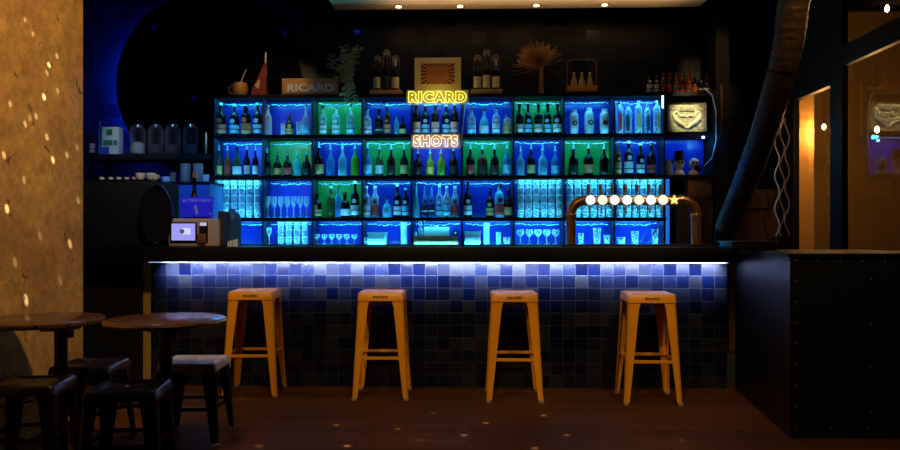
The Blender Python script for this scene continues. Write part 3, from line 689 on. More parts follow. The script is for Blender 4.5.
def roll(px, w, y0, lab):
    Y = 7.4; zb = tops[4]; h = Z_(y0, Y) - zb; r_ = w / 2 / 100
    t = thing('cup_stack', lab, 'cups', (X_(px, Y), Y, zb))
    pr = []
    n = 9
    for i in range(n): z = h * i / n; pr += [(r_ * .9, z), (r_, z + h / n * .85), (r_ * .93, z + h / n * .98)]
    MB().lathe(pr, 18).build('nested_cups', M_tub, t)
roll(404, 7, 222.5, 'tall stack of nested pale cups in fourth bay of lowest shelf')
roll(486.5, 6.5, 223, 'tall stack of nested pale cups beside the tub in sixth bay')
roll(498.5, 5.5, 232, 'short stack of pale cups in sixth bay of lowest shelf')
small_glass(507, 3, 237, 8, 'low clear glass bowl at the right of sixth bay, lowest shelf', name='glass_bowl')
small_glass(362.5 + 3.6, 3, 237, 5, 'small clear glass left of the tub in fourth bay, lowest shelf')
small_glass(413.5 + 1.5, 3, 232, 4, 'narrow glass at the left of fifth bay, lowest shelf')
for px, w, y0, lab in ((572, 7, 231, 'clear beer glass behind the left tap pipe, lowest shelf eighth bay'), (581, 6, 233, 'clear glass with straws, second in eighth bay of lowest shelf'), (597, 8, 228, 'large clear glass third in eighth bay of lowest shelf'), (607, 7, 235, 'low clear glass at the right of eighth bay, lowest shelf'),
                       (621, 9, 237, 'wide clear bowl at the left of ninth bay, lowest shelf'), (635, 8, 231, 'clear glass in the middle of ninth bay, lowest shelf'), (655, 7, 229, 'clear glass at the right of ninth bay, lowest shelf')):
    small_glass(px, 3, y0, w, lab)
for k, (a, b_) in enumerate((((640, 242), (652, 223)), ((648, 243), (659, 224)))):
    p, q = at(a[0], a[1], 7.33), at(b_[0], b_[1], 7.33)
    tag(MB().tube([p, q], .007, 6).build('straw_bundle', pm('dark_blue_straw', (.02, .05, .25), .4)), 'dark leaning tube, %s of the pair in ninth bay of lowest shelf' % ('left', 'right')[k], 'tube', 'leaning tubes in the ninth bay')
# drawer, printer block and mixing glass in the fifth bay
Y = 7.4; zb = tops[4]
a, b_ = X_(413.5, 7.32), X_(458, 7.32)
t = thing('drawer_box', 'wide brown cash drawer on the lowest shelf under the pale block', 'drawer', ((a + b_) / 2, 7.39, zb))
hd = Z_(240, 7.32) - zb + .04
MB().box((0, 0, hd / 2), (b_ - a, .14, hd), bev=.003).build('case', M_tan, t)
MB().box((0, -.073, hd * .5), (b_ - a - .06, .006, .010)).build('slot', M_blackmatte, t)
t = thing('pale_block', 'pale teal rectangular box on top of the brown drawer', 'box', (X_(437, 7.4), 7.4, zb + hd))
MB().box((0, 0, .045), (.25, .10, .09), bev=.006).build('case', M_tub, t)
MB().lathe([(.012, .09), (.012, .1)], 10).build('knob', M_white, t)
t = thing('mixing_glass', 'glass of bar tools on the drawer, left of the pale block', 'glass', (X_(421, 7.4), 7.4, zb + hd))
MB().lathe([(.026, 0), (.03, .08), (.028, .08), (.024, .006)], 12).build('cup', G_glass, t)
for i in range(4): MB().tube([(0, 0, .01), (.03 * math.cos(i * 1.5), .02 * math.sin(i * 1.5), .15)], .003, 5).build('bar_tool', M_steel, t)
t = thing('tape_roll', 'small dark roll on the drawer, right of the pale block', 'roll', (X_(455.5, 7.36), 7.4, zb + hd + .03))
MB().lathe([(.028, -.015), (.03, -.012), (.03, .012), (.028, .015)], 18, axis=(0, 1, 0)).build('roll', M_blackmatte, t)
MB().lathe([(.012, -.018), (.012, .018)], 12, axis=(0, 1, 0)).build('core', M_white, t)

# ------------------------------------------------------------------ top of the shelves
ZTOP = tops[0]
def tx(px, Y=7.4): return X_(px, Y)
Y = 7.38
# jug
t = thing('orange_jug', 'orange jug with curled handle and straw on top of the shelves', 'jug', (tx(241), Y, ZTOP))
hh = .13
MB().lathe([(.055, 0), (.072, .02), (.078, .06), (.072, .10), (.066, .13), (.062, .13), (.066, .1), (.07, .06), (.05, .02)], 20).build('body', pm('orange_ceramic', (.72, .30, .06), .4), t)
MB().tube([(-.065 - .055 * math.sin(a), 0, .065 - .045 * math.cos(a)) for a in [i * math.pi / 10 for i in range(11)]], .009, 8).build('handle', pm('orange_ceramic', (.7, .3, .1)), t)
MB().tube([(.01, 0, .02), (.0, 0, .13), (.06, 0, .27)], .005, 6).build('straw', M_white, t)
# folded flag
t = thing('folded_flag', 'furled dark red and white flag on a pole beside the jug', 'flag', (tx(262), Y, ZTOP))
MB().tube([(.04, 0, 0), (.045, 0, .44)], [.012, .007], 8).build('pole', M_white, t)
MB().loft([[(-.10, -.03, 0), (-.02, -.05, 0), (.06, -.03, 0), (.07, .03, 0), (-.02, .04, 0), (-.1, .02, 0)],
           [(-.08, -.03, .08), (-.02, -.045, .09), (.055, -.03, .09), (.06, .03, .09), (-.02, .035, .09), (-.08, .02, .08)],
           [(-.03, -.02, .18), (.0, -.03, .2), (.045, -.02, .2), (.052, .02, .2), (0, .03, .2), (-.03, .02, .18)],
           [(.025, -.01, .32), (.034, -.016, .33), (.05, -.012, .33), (.056, .01, .33), (.04, .014, .33), (.026, .01, .32)]]).build('cloth', pm('dark_red_cloth', (.28, .03, .025), .8, noise=.3), t)
MB().loft([[(-.05, -.052, .09), (-.01, -.056, .06), (.0, -.05, .16), (-.02, -.04, .15)], [(-.052, -.047, .10), (-.01, -.05, .07), (.0, -.04, .165), (-.02, -.03, .155)]]).build('white_stripe', M_cream, t)
# crate sign
a, b_ = tx(284), tx(339); hc = Z_(77.5, 7.33) - ZTOP
t = thing('crate_sign', 'low tan wooden crate with grey capital letters on top of shelves', 'crate', ((a + b_) / 2, Y, ZTOP))
M_crate = pm('crate_wood', (.62, .30, .09), .6, noise=.15)
MB().box((0, 0, hc / 2), (b_ - a, .12, hc), bev=.004).build('crate', M_crate, t)
text('lettering', 'RICARD', (b_ - a) * .84, hc * .48, pm('grey_letter', (.85, .82, .84), .5), t, (.01, -.064, hc * .42), .008, 0, .035)
MB().box((0, -.062, .012), (b_ - a - .02, .006, .008)).build('lower_rim', M_brownwood, t)
# trailing plant
t = thing('trailing_plant', 'leafy green trailing plant hanging over the green lit bay', 'plant', (tx(351), 7.36, ZTOP))
MB().lathe([(.045, 0), (.06, .11), (.054, .11), (.042, .01)], 16).build('pot', M_blackmatte, t)
st = MB(); lf = MB()
for k in range(46):
    a = random.uniform(0, 2 * math.pi); up = random.random()
    ex = Vector((random.gauss(-.0, .085), -.02 - abs(random.gauss(0, .05)), .10 + .38 * up ** .8))
    if k % 4 == 0: ex = Vector((random.uniform(-.06, .09), -.15 - .03 * random.random(), random.uniform(-.12, .06)))
    if k in (1, 2, 3): ex = Vector((-.20, -.03, .25 + .05 * k))
    b0 = Vector((0, 0, .1)); mid = b0.lerp(ex, .55) + Vector((0, -.03, .07))
    pts = [b0.lerp(mid, u) * (1 - u) + mid.lerp(ex, u) * u for u in [i / 6 for i in range(7)]]
    st.tube(pts, .0025, 4)
    for i in range(2, 7):
        for s_ in (-1, 1):
            p = pts[i]; d = Vector((s_ * random.uniform(.3, 1), random.uniform(-.8, .3), random.uniform(-.5, .7))).normalized()
            L_ = random.uniform(.028, .046); w_ = d.cross(Vector((random.random(), 1, random.random()))).normalized() * L_ * .28
            v = [lf.bm.verts.new(q) for q in (p, p + d * L_ * .45 + w_, p + d * L_, p + d * L_ * .45 - w_)]
            lf.bm.faces.new(v)
st.build('stems', pm('stem_green', (.12, .11, .05), .7), t)
lf.build('foliage', pm('leaf_green', (.42, .38, .14), .5, noise=.3, nscale=20), t)
# wine bottle carriers
def carrier(px0, px1, lab, side):
    a, b_ = tx(px0), tx(px1); w = b_ - a
    t = thing('bottle_carrier', lab, 'bottle rack', ((a + b_) / 2, Y, ZTOP))
    MB().box((0, 0, .022), (w, .14, .044), bev=.006).build('tray', pm('pale_wood', (.62, .32, .12), .55, noise=.2), t)
    for k, (dx, zz) in enumerate(((-.09, .375), (0, .43), (.09, .375))):
        arch = [(dx - .035, .05, .04), (dx - .035, .05, zz - .05)] + [(dx - .035 * math.cos(i * math.pi / 8), .05, zz + .035 * math.sin(i * math.pi / 8) - .03) for i in range(9)] + [(dx + .035, .05, zz - .05), (dx + .035, .05, .04)]
        MB().tube(arch, .004, 6).build('wire_arch', M_copper, t)
        MB().tube([(dx + .032 * math.cos(i * math.pi / 8), .045, zz + .032 * math.sin(i * math.pi / 8)) for i in range(16)], .005, 6, True).build('ring', pm('grey_medallion', (.4, .36, .36), .4), t)
        MB().lathe([(.018, -.003), (.018, .003)], 12, c=(dx, .045, zz), axis=(0, 1, 0)).build('medallion', MATS['grey_medallion'], t)
    for k, (dx, hb, lb) in enumerate(((-.09, .31, 'gold'), (0, .345, 'black' if side == 'left' else 'white'), (.09, .31, 'white'))):
        r_ = .036
        o = thing('wine_bottle', 'dark wine bottle, %s of three in the carrier %s of the framed picture' % (('left', 'middle', 'right')[k], side), 'bottle', ((a + b_) / 2 + dx, Y - .01, ZTOP + .045), 0, 'wine bottles in the two wooden carriers')
        MB().lathe([(r_ * q, u * hb) for q, u in PROF['std']], 16).build('bottle_body', BODY['dark'][0], o)
        MB().lathe([(.016, hb * .78), (.015, hb)], 12).build('foil', pm('pale_foil' if k == 2 else 'dark_foil', (.5, .45, .45) if k == 2 else (.05, .02, .02), .4), o)
        MB().open_lathe([(r_ + .0012, hb * .06), (r_ + .0012, hb * .42)], 16).build('label', pm('cream_label', (.8, .62, .36), .6) if not (side == 'left' and k == 1) else LAB['black'][0], o)
carrier(371, 402, 'wooden tray with wire arches holding wine bottles, left of the picture', 'left')
carrier(471, 502, 'wooden tray with wire arches holding wine bottles, right of the picture', 'right')
# framed picture
a, b_ = tx(414.5, 7.36), tx(461, 7.36); hp = Z_(57.5, 7.36) - ZTOP; wp = b_ - a
t = thing('framed_picture', 'cream framed picture of a red arcade above the yellow neon sign', 'picture', ((a + b_) / 2, 7.37, ZTOP))
MB().box((0, 0, hp / 2), (wp, .02, hp), bev=.002).build('frame', pm('cream_frame', (.62, .46, .24), .6), t)
m, nt, b = nodes('arcade_print'); N = nt.nodes.new; L = nt.links.new
tc = N('ShaderNodeTexCoord'); sp = N('ShaderNodeSeparateXYZ'); L(tc.outputs['Object'], sp.inputs[0])
wv = N('ShaderNodeTexGradient'); wv.gradient_type = 'RADIAL'; mp = N('ShaderNodeMapping'); mp.inputs['Rotation'].default_value = (R(90), 0, 0); L(tc.outputs['Object'], mp.inputs[0]); L(mp.outputs[0], wv.inputs[0])
mt = N('ShaderNodeMath'); mt.operation = 'MULTIPLY'; mt.inputs[1].default_value = 26 * 2 * math.pi; L(wv.outputs['Fac'], mt.inputs[0])
sn = N('ShaderNodeMath'); sn.operation = 'SINE'; L(mt.outputs[0], sn.inputs[0])
rp_ = N('ShaderNodeValToRGB'); rp_.color_ramp.elements[0].position = .35; rp_.color_ramp.elements[0].color = (.05, .02, .02, 1); rp_.color_ramp.elements[1].position = .65; rp_.color_ramp.elements[1].color = (.50, .13, .05, 1)
mr = N('ShaderNodeMapRange'); mr.inputs[1].default_value = -1; L(sn.outputs[0], mr.inputs[0]); L(mr.outputs[0], rp_.inputs[0]); L(rp_.outputs[0], b.inputs['Base Color'])
MB().box((0, 0, 0), (wp * .72, .006, hp * .56)).build('print', m, t, loc=(0, -.0125, hp * .56))
pq = MB()
for s_ in (.42, .30, .18):
    for dx in (-1, 1): pq.box((dx * wp * s_ / 2, -.017, hp * .56), (.006, .003, hp * s_ * .85))
    pq.box((0, -.017, hp * (.56 + s_ * .42)), (wp * s_, .003, .006))
pq.build('printed_arches', pm('print_orange', (.5, .2, .07), .6), t)
# dried tree
t = thing('dried_bouquet', 'dried brown fan shaped bouquet in a twisted trunk vase on top', 'dried plant', (tx(541), Y, ZTOP))
MB().lathe([(.03, 0), (.026, .05), (.018, .14), (.02, .20), (.016, .28)], 10).build('trunk', pm('bark_brown', (.36, .18, .09), .8, noise=.4, nscale=40), t)
tw = MB()
for k in range(420):
    a = random.gauss(R(108), R(40)); el = random.uniform(-.5, .5); L_ = random.uniform(.10, .275) * (1 - .12 * abs(el))
    c0 = Vector((0, 0, .27)); d = Vector((math.cos(a) * math.cos(el), math.sin(el), math.sin(a) * math.cos(el)))
    e = c0 + d * L_ + Vector((-.02, 0, 0))
    e.z = max(e.z, .2)
    tw.tube([c0 + d * .01, c0.lerp(e, .6), e], [.0012, .0018, .0030], 3)
tw.build('dried_crown', pm('dried_straw', (.50, .24, .09), .8), t)
# wire basket with bottles
a, b_ = tx(567), tx(596); w = b_ - a
t = thing('wire_basket', 'copper wire basket with arched handle and orange band on top', 'basket', ((a + b_) / 2, Y, ZTOP))
zb_ = Z_(60.5, Y) - ZTOP
MB().tube([(-w / 2, 0, .02), (-w / 2, 0, zb_ - .04), (-w / 2 + .012, 0, zb_ - .012), (-w / 2 + .04, 0, zb_), (w / 2 - .04, 0, zb_), (w / 2 - .012, 0, zb_ - .012), (w / 2, 0, zb_ - .04), (w / 2, 0, .02)], .006, 8).build('handle', M_copper, t)
MB().box((0, -.05, .055), (w, .008, .05)).box((0, .05, .055), (w, .008, .05)).box((-w / 2, 0, .055), (.008, .1, .05)).box((w / 2, 0, .055), (.008, .1, .05)).build('band', pm('orange_band', (.85, .35, .04), .45), t)
MB().box((0, 0, .02), (w, .1, .008)).build('base', M_copper, t)
for k in range(3):
    o = thing('mixer_bottle', 'small pale bottle, %s of three in the copper wire basket' % ('left', 'middle', 'right')[k], 'bottle', ((a + b_) / 2 + (k - 1) * .078, Y, ZTOP + .025), 0, 'small bottles in the wire basket')
    MB().lathe([(.028, 0), (.03, .01), (.03, .10), (.012, .15), (.011, .18)], 14).build('bottle_body', glassy('pale_amber_glass', (.8, .6, .35), .5, (.85, .58, .25), .15), o)
    MB().lathe([(.013, .178), (.013, .19)], 10).build('cap', M_white, o)
# row of small bottles at the right
rowb = [(649, 71, 'dark', 'white'), (656, 71, 'dark', 'white'), (663, 73, 'amber', 'red'), (669.5, 73, 'amber', 'red'), (676, 73, 'amber', 'orange'), (682, 73, 'amber', 'red'), (688.5, 73, 'amber', 'orange'), (694, 78, 'dark', 'orange'), (700, 74, 'dark', 'black'), (706, 73, 'dark', 'black')]
NUM = ['leftmost', 'second', 'third', 'fourth', 'fifth', 'sixth', 'seventh', 'eighth', 'ninth', 'tenth']
for k, (px, yt, bd, lb) in enumerate(rowb):
    bottle(tx(px), Y, ZTOP, Z_(yt + 1.5, Y) - ZTOP, .027, 'short' if k < 8 else 'std', bd, lb, 'r' if bd == 'amber' else 'k', '%s of ten above the gold plaque' % NUM[k], 'small bottles on top of the shelves at the right', name='small_bottle')

# gold plaque
p0, p1 = at(669.5, 130.3, YS), at(708.5, 101.5, YS)
t = thing('gold_plaque', 'pale gold relief plaque with two curved arms, in the shelf end bay', 'plaque', ((p0.x + p1.x) / 2, YS + .10, tops[1]))
wq, hq = p1.x - p0.x, p1.z - p0.z; zq = (p0.z + p1.z) / 2 - tops[1]
M_gold = pm('pale_gold', (.66, .58, .34), .5, noise=.75, nscale=45, bump=1)
MB().box((0, 0, (zq - hq / 2) / 2), (wq, .03, zq - hq / 2)).build('stand', M_blackmatte, t)
MB().box((0, -.02, zq), (wq * 1.03, .02, hq * 1.03), bev=.003).build('plate', M_gold, t)
M_gold2 = pm('bright_gold', (.95, .88, .56), .45)
MB().box((0, -.034, zq + hq * .30), (wq * .42, .012, hq * .17), bev=.004).build('name_plate', M_gold, t)
for s_ in (-1, 1):
    pts = [(s_ * x * wq, -.032, zq + z * hq) for x, z in ((.02, -.40), (.10, -.28), (.22, -.18), (.32, -.05), (.345, .08), (.30, .17), (.22, .16))]
    MB().tube(pts, [.010, .02, .022, .02, .016, .012, .006], 8).build('curved_arm', M_gold2, t)
    pts = [(s_ * x * wq, -.032, zq + z * hq) for x, z in ((.0, .0), (.07, .06), (.14, .02), (.2, .08), (.24, .15))]
    MB().tube(pts, [.006, .012, .012, .009, .005], 6).build('scroll', M_gold2, t)
for k, (dx, dz) in enumerate(((-.36, .34), (.36, .34), (-.40, -.34), (.40, -.34), (0, -.30))):
    MB().tube([(dx * wq + .03 * math.cos(i * math.pi / 6), -.032, zq + dz * hq + .02 * math.sin(i * math.pi / 6)) for i in range(12)], .004, 5, True).build('ornament', M_gold2, t)
light('SPOT', 'plaque_spot', (X_(688, 6.6), 6.6, 3.3), 120, (1, .88, .55), ((p0.x + p1.x) / 2, YS + .08, zq + tops[1]), spot_size=R(16), spot_blend=.6, shadow_soft_size=.02)
pc_ = [at(a, b, 7.27) for a, b in ((704, 88), (712, 95), (716, 112), (716, 140), (712, 158), (704, 166))]
tag(MB().tube(pc_, .004, 6).build('power_cable', M_tub), 'thin pale cable looping down beside the gold plaque and blue alcove', 'cable')
light('POINT', 'alcove_edge_glow', (XE + .0, 7.2, Z_(140, 7.3)), .35, (.04, .35, 1), shadow_soft_size=.02)
# alcove figures
def figure(px, yt, lab, hat):
    z0 = tops[2]; Yf = 7.36; h = Z_(yt, Yf) - z0
    t = thing('white_figurine', lab, 'figurine', (X_(px, Yf), Yf, z0))
    MB().lathe([(.055, 0), (.058, .01), (.05, .03), (.03, .055), (.03, .07), (.045, .09), (.05, .12), (.042, .15), (.02, .168), (.002, .172)], 18).build('body', pm('white_ceramic', (.85, .78, .7), .4), t)
    for s_ in (-1, 1): MB().lathe([(.001, -.01), (.011, -.004), (.011, .004), (.001, .01)], 10, c=(s_ * .018, -.045, .125), axis=(0, 1, 0)).build('eye', M_blackmatte, t)
    if hat: MB().lathe([(.065, .148), (.065, .156), (.045, .16), (.045, h), (.04, h + .004)], 18).build('hat', M_blackmatte, t)
    else: MB().lathe([(.03, .0), (.032, .03), (.0, .045)], 14, c=(.02, -.03, .07), axis=(.3, -1, 0)).build('dark_patch', M_blackmatte, t)
figure(679, 152, 'white figurine wearing a black hat in the blue alcove', True)
figure(694, 157, 'bareheaded white figurine with dark patch in the blue alcove', False)
t = thing('blue_jar', 'pale blue rounded jar at the left of the blue alcove', 'jar', (X_(668.5, 7.36), 7.36, tops[2]))
MB().lathe([(.04, 0), (.043, .02), (.043, .10), (.03, .13)], 16).build('body', M_tub, t)
MB().lathe([(.033, .13), (.033, .15)], 14).build('lid', M_tub, t)

# ------------------------------------------------------------------ neon signs
M_neony = led_mat('yellow_neon', (1.0, .80, .05), 2.6); M_neonw = led_mat('peach_neon', (1.0, .60, .32), 2.6)
M_neonfy = led_mat('yellow_neon_core', (1.0, .78, .05), .32); M_neonfw = led_mat('peach_neon_core', (1.0, .55, .35), .25)
m, nt, b = nodes('acrylic_sheet')
b.inputs['Base Color'].default_value = (.8, .8, .8, 1); b.inputs['Roughness'].default_value = .3
t_ = nt.nodes.new('ShaderNodeBsdfTransparent'); mxs = nt.nodes.new('ShaderNodeMixShader'); mxs.inputs[0].default_value = .35
nt.links.new(t_.outputs[0], mxs.inputs[1]); nt.links.new(b.outputs[0], mxs.inputs[2]); nt.links.new(mxs.outputs[0], nt.nodes['Material Output'].inputs[0]); M_acr = m
def neon(px0, px1, y0, y1, s, me_, mf, lab, Yn):
    p0, p1 = at(px0, y1, Yn), at(px1, y0, Yn); w, h = p1.x - p0.x, p1.z - p0.z
    t = thing('neon_sign', lab, 'neon sign', ((p0.x + p1.x) / 2, Yn, (p0.z + p1.z) / 2))
    text('letter_tubes', s, w, h, me_, t, (0, 0, 0), .009, .017, .06, 1.2)
    MB().box((0, .014, 0), (w + .04, .004, h + .03)).build('backing_sheet', M_acr, t)
    for dx in (-1, 1): MB().tube([(dx * w * .4, .012, 0), (dx * w * .4, YS - Yn + .003, 0)], .004, 6).build('stand_off', M_steel, t)
    return t, p0, p1
t, a0, a1 = neon(408.5, 466.5, 91, 103, 'RICARD', M_neony, M_neonfy, 'yellow neon sign reading RICARD above the fifth bay', 7.25)
light('POINT', 'neon_glow', ((a0.x + a1.x) / 2, 7.19, a1.z + .02), .9, (1, .8, .1), shadow_soft_size=.12)
t2, b0, b1 = neon(413, 458, 135, 147, 'SHOTS', M_neonw, M_neonfw, 'peach white neon sign reading SHOTS below the yellow one', 7.25)
light('POINT', 'neon_glow', ((b0.x + b1.x) / 2, 7.19, b0.z), .4, (1, .5, .3), shadow_soft_size=.1)
tag(MB().tube([at(465.5, 103, 7.262), at(463, 125, 7.262), at(461, 147, 7.262)], .0035, 6).build('neon_cable', M_tub), 'thin pale cable hanging from yellow neon down to the peach neon', 'cable')

# ------------------------------------------------------------------ beer tap tower
YT = 5.88
zt0 = ZT
pL, pR = at(571, 245, YT), at(696, 245, YT); zpipe = Z_(200.5, YT)
t = thing('beer_tower', 'copper pipe beer tower with seven lit round medallions and tap handles', 'beer tap', ((pL.x + pR.x) / 2, YT, zt0))
hw = (pR.x - pL.x) / 2; zp = zpipe - zt0; rb = .11
pts = [(-hw, 0, .012), (-hw, 0, zp - rb)] + [(-hw + rb - rb * math.cos(a), 0, zp - rb + rb * math.sin(a)) for a in [i * math.pi / 16 for i in range(1, 9)]]
pts += [(hw - rb + rb * math.sin(a), 0, zp - rb + rb * math.cos(a)) for a in [i * math.pi / 16 for i in range(0, 8)]] + [(hw, 0, zp - rb), (hw, 0, .012)]
MB().tube(pts, .038, 20).build('pipe', M_copper, t)
for s_ in (-1, 1):
    MB().lathe([(.062, 0), (.062, .006), (.048, .012), (.04, .016)], 24, c=(s_ * hw, 0, 0)).build('base_flange', M_copper, t)
    MB().lathe([(.044, -.012), (.047, 0), (.044, .012)], 20, c=(s_ * hw, 0, zp - rb - .01)).build('collar', M_brass, t)
    MB().lathe([(.042, -.01), (.045, 0), (.042, .01)], 20, c=(s_ * (hw - rb), 0, zp), axis=(1, 0, 0)).build('collar', M_brass, t)
M_disc = led_mat('lit_medallion', (.97, .97, 1), 1.05); M_discy = led_mat('lit_medallion_warm', (1, .9, .66), 1.1)
tp = [590.5, 602.5, 614.5, 627, 639, 651, 663]
for k, px in enumerate(tp):
    x = X_(px, YT - .06) - t.location.x
    d_ = MB().lathe([(.040, .012), (.040, -.004), (.037, -.010)], 24, c=(x, -.055, zp), axis=(0, 1, 0)).build('medallion', M_discy if k in (1, 4, 6) else M_disc, t)
    MB().tube([(x + .041 * math.cos(i * math.pi / 12), -.062, zp + .041 * math.sin(i * math.pi / 12)) for i in range(24)], .004, 6, True).build('medallion_rim', M_steel, t)
    MB().lathe([(.008, 0), (.010, .02), (.014, .05), (.014, .088), (.010, .094)], 12, c=(x - .012, -.03, zp + .03)).build('tap_handle', pm('tap_handle_grey', (.10, .09, .09), .3), t)
    MB().tube([(x - .012, -.04, zp - .02), (x - .012, -.07, zp - .05), (x - .012, -.075, zp - .105)], .007, 8).build('spout', M_steel, t)
x = X_(674.5, YT - .06) - t.location.x
st_ = []
for i in range(10):
    rr_ = .04 if i % 2 == 0 else .018; a = R(90 + 36 * i); st_.append((x + rr_ * math.cos(a), zp + rr_ * math.sin(a)))
mb = MB(); mb.loft([[(u, -.052, v) for u, v in st_], [(u, -.06, v) for u, v in st_]]); mb.build('star_badge', led_mat('yellow_star', (1, .75, .2), 1.3), t)
MB().lathe([(.04, -.05), (.04, -.045)], 20, c=(x, 0, zp), axis=(0, 1, 0)).build('star_plate', M_brass, t)
light('AREA', 'medallion_glow', (t.location.x, YT - .13, zpipe), .8, (1, .8, .55), (t.location.x, YT - .6, zpipe - .1), shape='RECTANGLE', size=.75, size_y=.06)
# drip tray
tr_ = thing('drip_tray', 'long low steel drip tray on the counter under the beer taps', 'tray', (t.location.x, YT - .17, ZT))
MB().box((0, 0, .007), (hw * 2 + .18, .16, .014), bev=.003).build('tray', M_worktop, tr_)
MB().box((0, 0, .0155), (hw * 2 + .12, .12, .003)).build('grille', M_blackmetal, tr_)

# ------------------------------------------------------------------ left end of the bar
YC = 5.62
# payment terminal
p0, p1 = at(168, 244, YC - .08), at(219, 218.5, YC - .08)
w, h = p1.x - p0.x, p1.z - ZT
t = thing('payment_terminal', 'pale self service terminal with glowing lavender screen on the bar', 'terminal', ((p0.x + p1.x) / 2, YC, ZT))
M_shell = pm('warm_white_shell', (.62, .44, .36), .4)
MB().box((0, 0, h / 2), (w, .16, h), bev=.02).build('shell', M_shell, t)
MB().box((w * .40, -.003, h / 2), (w * .19, .158, h * .97), bev=.018).build('side_cover', pm('grey_shell', (.45, .42, .45), .4), t)
sc_ = MB().box((-w * .19, -.083, h * .50), (w * .53, .008, h * .74), bev=.004).build('screen_bezel', M_blackgloss, t)
MB().box((-w * .19, -.089, h * .52), (w * .46, .004, h * .60)).build('screen', led_mat('lavender_screen', (.30, .30, .90), .95), sc_)
MB().lathe([(.018, -.002), (.018, 0)], 16, c=(-w * .21, -.092, h * .54), axis=(0, 1, 0)).build('screen_icon', led_mat('dark_icon', (.05, .05, .3), .5), sc_)
MB().box((-w * .13, -.0925, h * .54), (w * .16, .002, h * .22)).build('screen_card', led_mat('pale_card', (.6, .65, 1), 1.0), sc_)
MB().box((w * .20, -.084, h * .52), (w * .17, .01, h * .74), bev=.003).build('reader_slot', M_blackmatte, t)
MB().box((w * .20, -.092, h * .80), (w * .13, .01, h * .12), bev=.002).build('receipt', led_mat('receipt_light', (.7, .75, 1), .6), t)
MB().box((w * .18, -.096, h * .30), (w * .16, .03, h * .32), bev=.005).build('card_reader', M_brownwood, t)
# blue sign behind
p0, p1 = at(182, 217, 5.84), at(213.5, 197, 5.84); w, h = p1.x - p0.x, p1.z - p0.z
t = thing('blue_sign', 'small blue upright sign with pale lettering behind the terminal', 'sign', ((p0.x + p1.x) / 2, 5.84, ZT))
zs = p0.z - ZT
MB().box((0, 0, zs + h / 2), (w, .012, h)).build('panel', pm('deep_blue_board', (.02, .02, .55), .5, emit=(.01, .01, .5), es=.5), t)
MB().box((0, 0, zs / 2), (w * .8, .05, zs), bev=.004).build('stand', M_blackmatte, t)
MB().box((-.01, -.008, zs + h * .36), (.022, .004, h * .46), rot=__import__('mathutils').Euler((0, R(-14), 0))).build('phone_picture', pm('lavender_print', (.45, .42, .9), .5), t)
text('lettering', 'BATTERIE FAIBLE ?', w * .92, h * .14, pm('lavender_print', (.4, .4, .9)), t, (0, -.009, zs + h * .82), .003, 0, .02)
text('corner_mark', 'M', w * .08, h * .14, MATS['lavender_print'], t, (w * .42, -.009, zs + h * .16), .003)
light('AREA', 'blue_sign_lamp', ((p0.x + p1.x) / 2, 5.72, p1.z + .12), .12, (.25, .25, 1), ((p0.x + p1.x) / 2, 5.84, p0.z), shape='RECTANGLE', size=.2, size_y=.02)
# amber bottle behind the sign
xx = X_(194.5, 6.0); 
t = bottle(xx, 6.0, 1.062, Z_(172, 6.0) - 1.06, .042, 'std', 'dark', 'gold', 'g', 'standing behind the blue sign', 'bottle by the terminal')
# monitor back and blue jug
t = thing('card_holder', 'small rack of white cards on the counter beside the black screen', 'holder', (X_(238, YC), YC - .12, ZT))
for i in range(4): MB().box((-.03 + .02 * i, 0, .02 + .003 * i), (.012, .03, .04 + .006 * i)).build('card', M_white, t)
xx = X_(222.5, YC)
t = thing('small_monitor', 'slim black upright screen between terminal and blue jug', 'screen', (xx, YC + .03, ZT))
MB().box((0, 0, .14), (.04, .16, .26), bev=.006).build('housing', pm('brown_black_plastic', (.05, .025, .02), .4), t)
MB().box((0, 0, .008), (.06, .14, .016)).build('foot', M_blackmatte, t)
t = thing('blue_jug', 'tall rounded blue container beside the black upright screen', 'container', (X_(231.5, 5.78), 5.80, ZT))
MB().lathe([(.065, 0), (.068, .02), (.068, .20), (.06, .25), (.035, .275), (.002, .28)], 24).build('body', pm('blue_plastic', (.03, .16, .55), .4), t)
MB().lathe([(.03, .272), (.03, .295)], 16).build('lid', pm('blue_plastic', (.03, .16, .55)), t)
light('POINT', 'jug_glow', (X_(240, 5.9), 6.15, 1.35), 2.2, (.05, .3, 1), shadow_soft_size=.05)
# coffee machine, seen from behind, with cups
a, b_ = X_(85, 5.75), X_(167, 5.75); zc_ = Z_(180.5, 5.6) - ZT
t = thing('coffee_machine', 'big black coffee machine seen from behind with an oval end panel', 'coffee machine', ((a + b_) / 2, 5.77, ZT))
MB().box((0, 0, zc_ / 2), (b_ - a, .46, zc_ - .006), bev=.02).build('body', M_blackmatte, t)
MB().box((-.02, 0, zc_ + .004), (b_ - a - .06, .42, .012)).build('cup_tray', M_blackmetal, t)
ov = []
for i in range(28):
    q = 2 * math.pi * i / 28; ov.append((.12 * math.cos(q), .235 * math.sin(q)))
def ring3(s_, y): return [(u * s_, y, v * s_) for u, v in ov]
oo = MB().loft([ring3(.98, .03), ring3(1, .0), ring3(.93, -.025), ring3(.88, -.012), ring3(.5, -.006)]).build('oval_end', M_blackgloss, t, loc=((b_ - a) / 2 + .02, -.255, .240), rz=R(18))
zt2 = ZT + zc_ + .011
M_mug = pm('white_mug', (.8, .8, .8), .3)
cups = [(139, 'wide', 8.5), (149.5, 'wide', 9), (133, 'low', 4), (162, 'low', 7), (100, 'low', 4), (109, 'low', 4), (117, 'low', 4), (125, 'low', 4)]
CN = ['seventh', 'eighth', 'sixth', 'ninth', 'second', 'third', 'fourth', 'fifth']
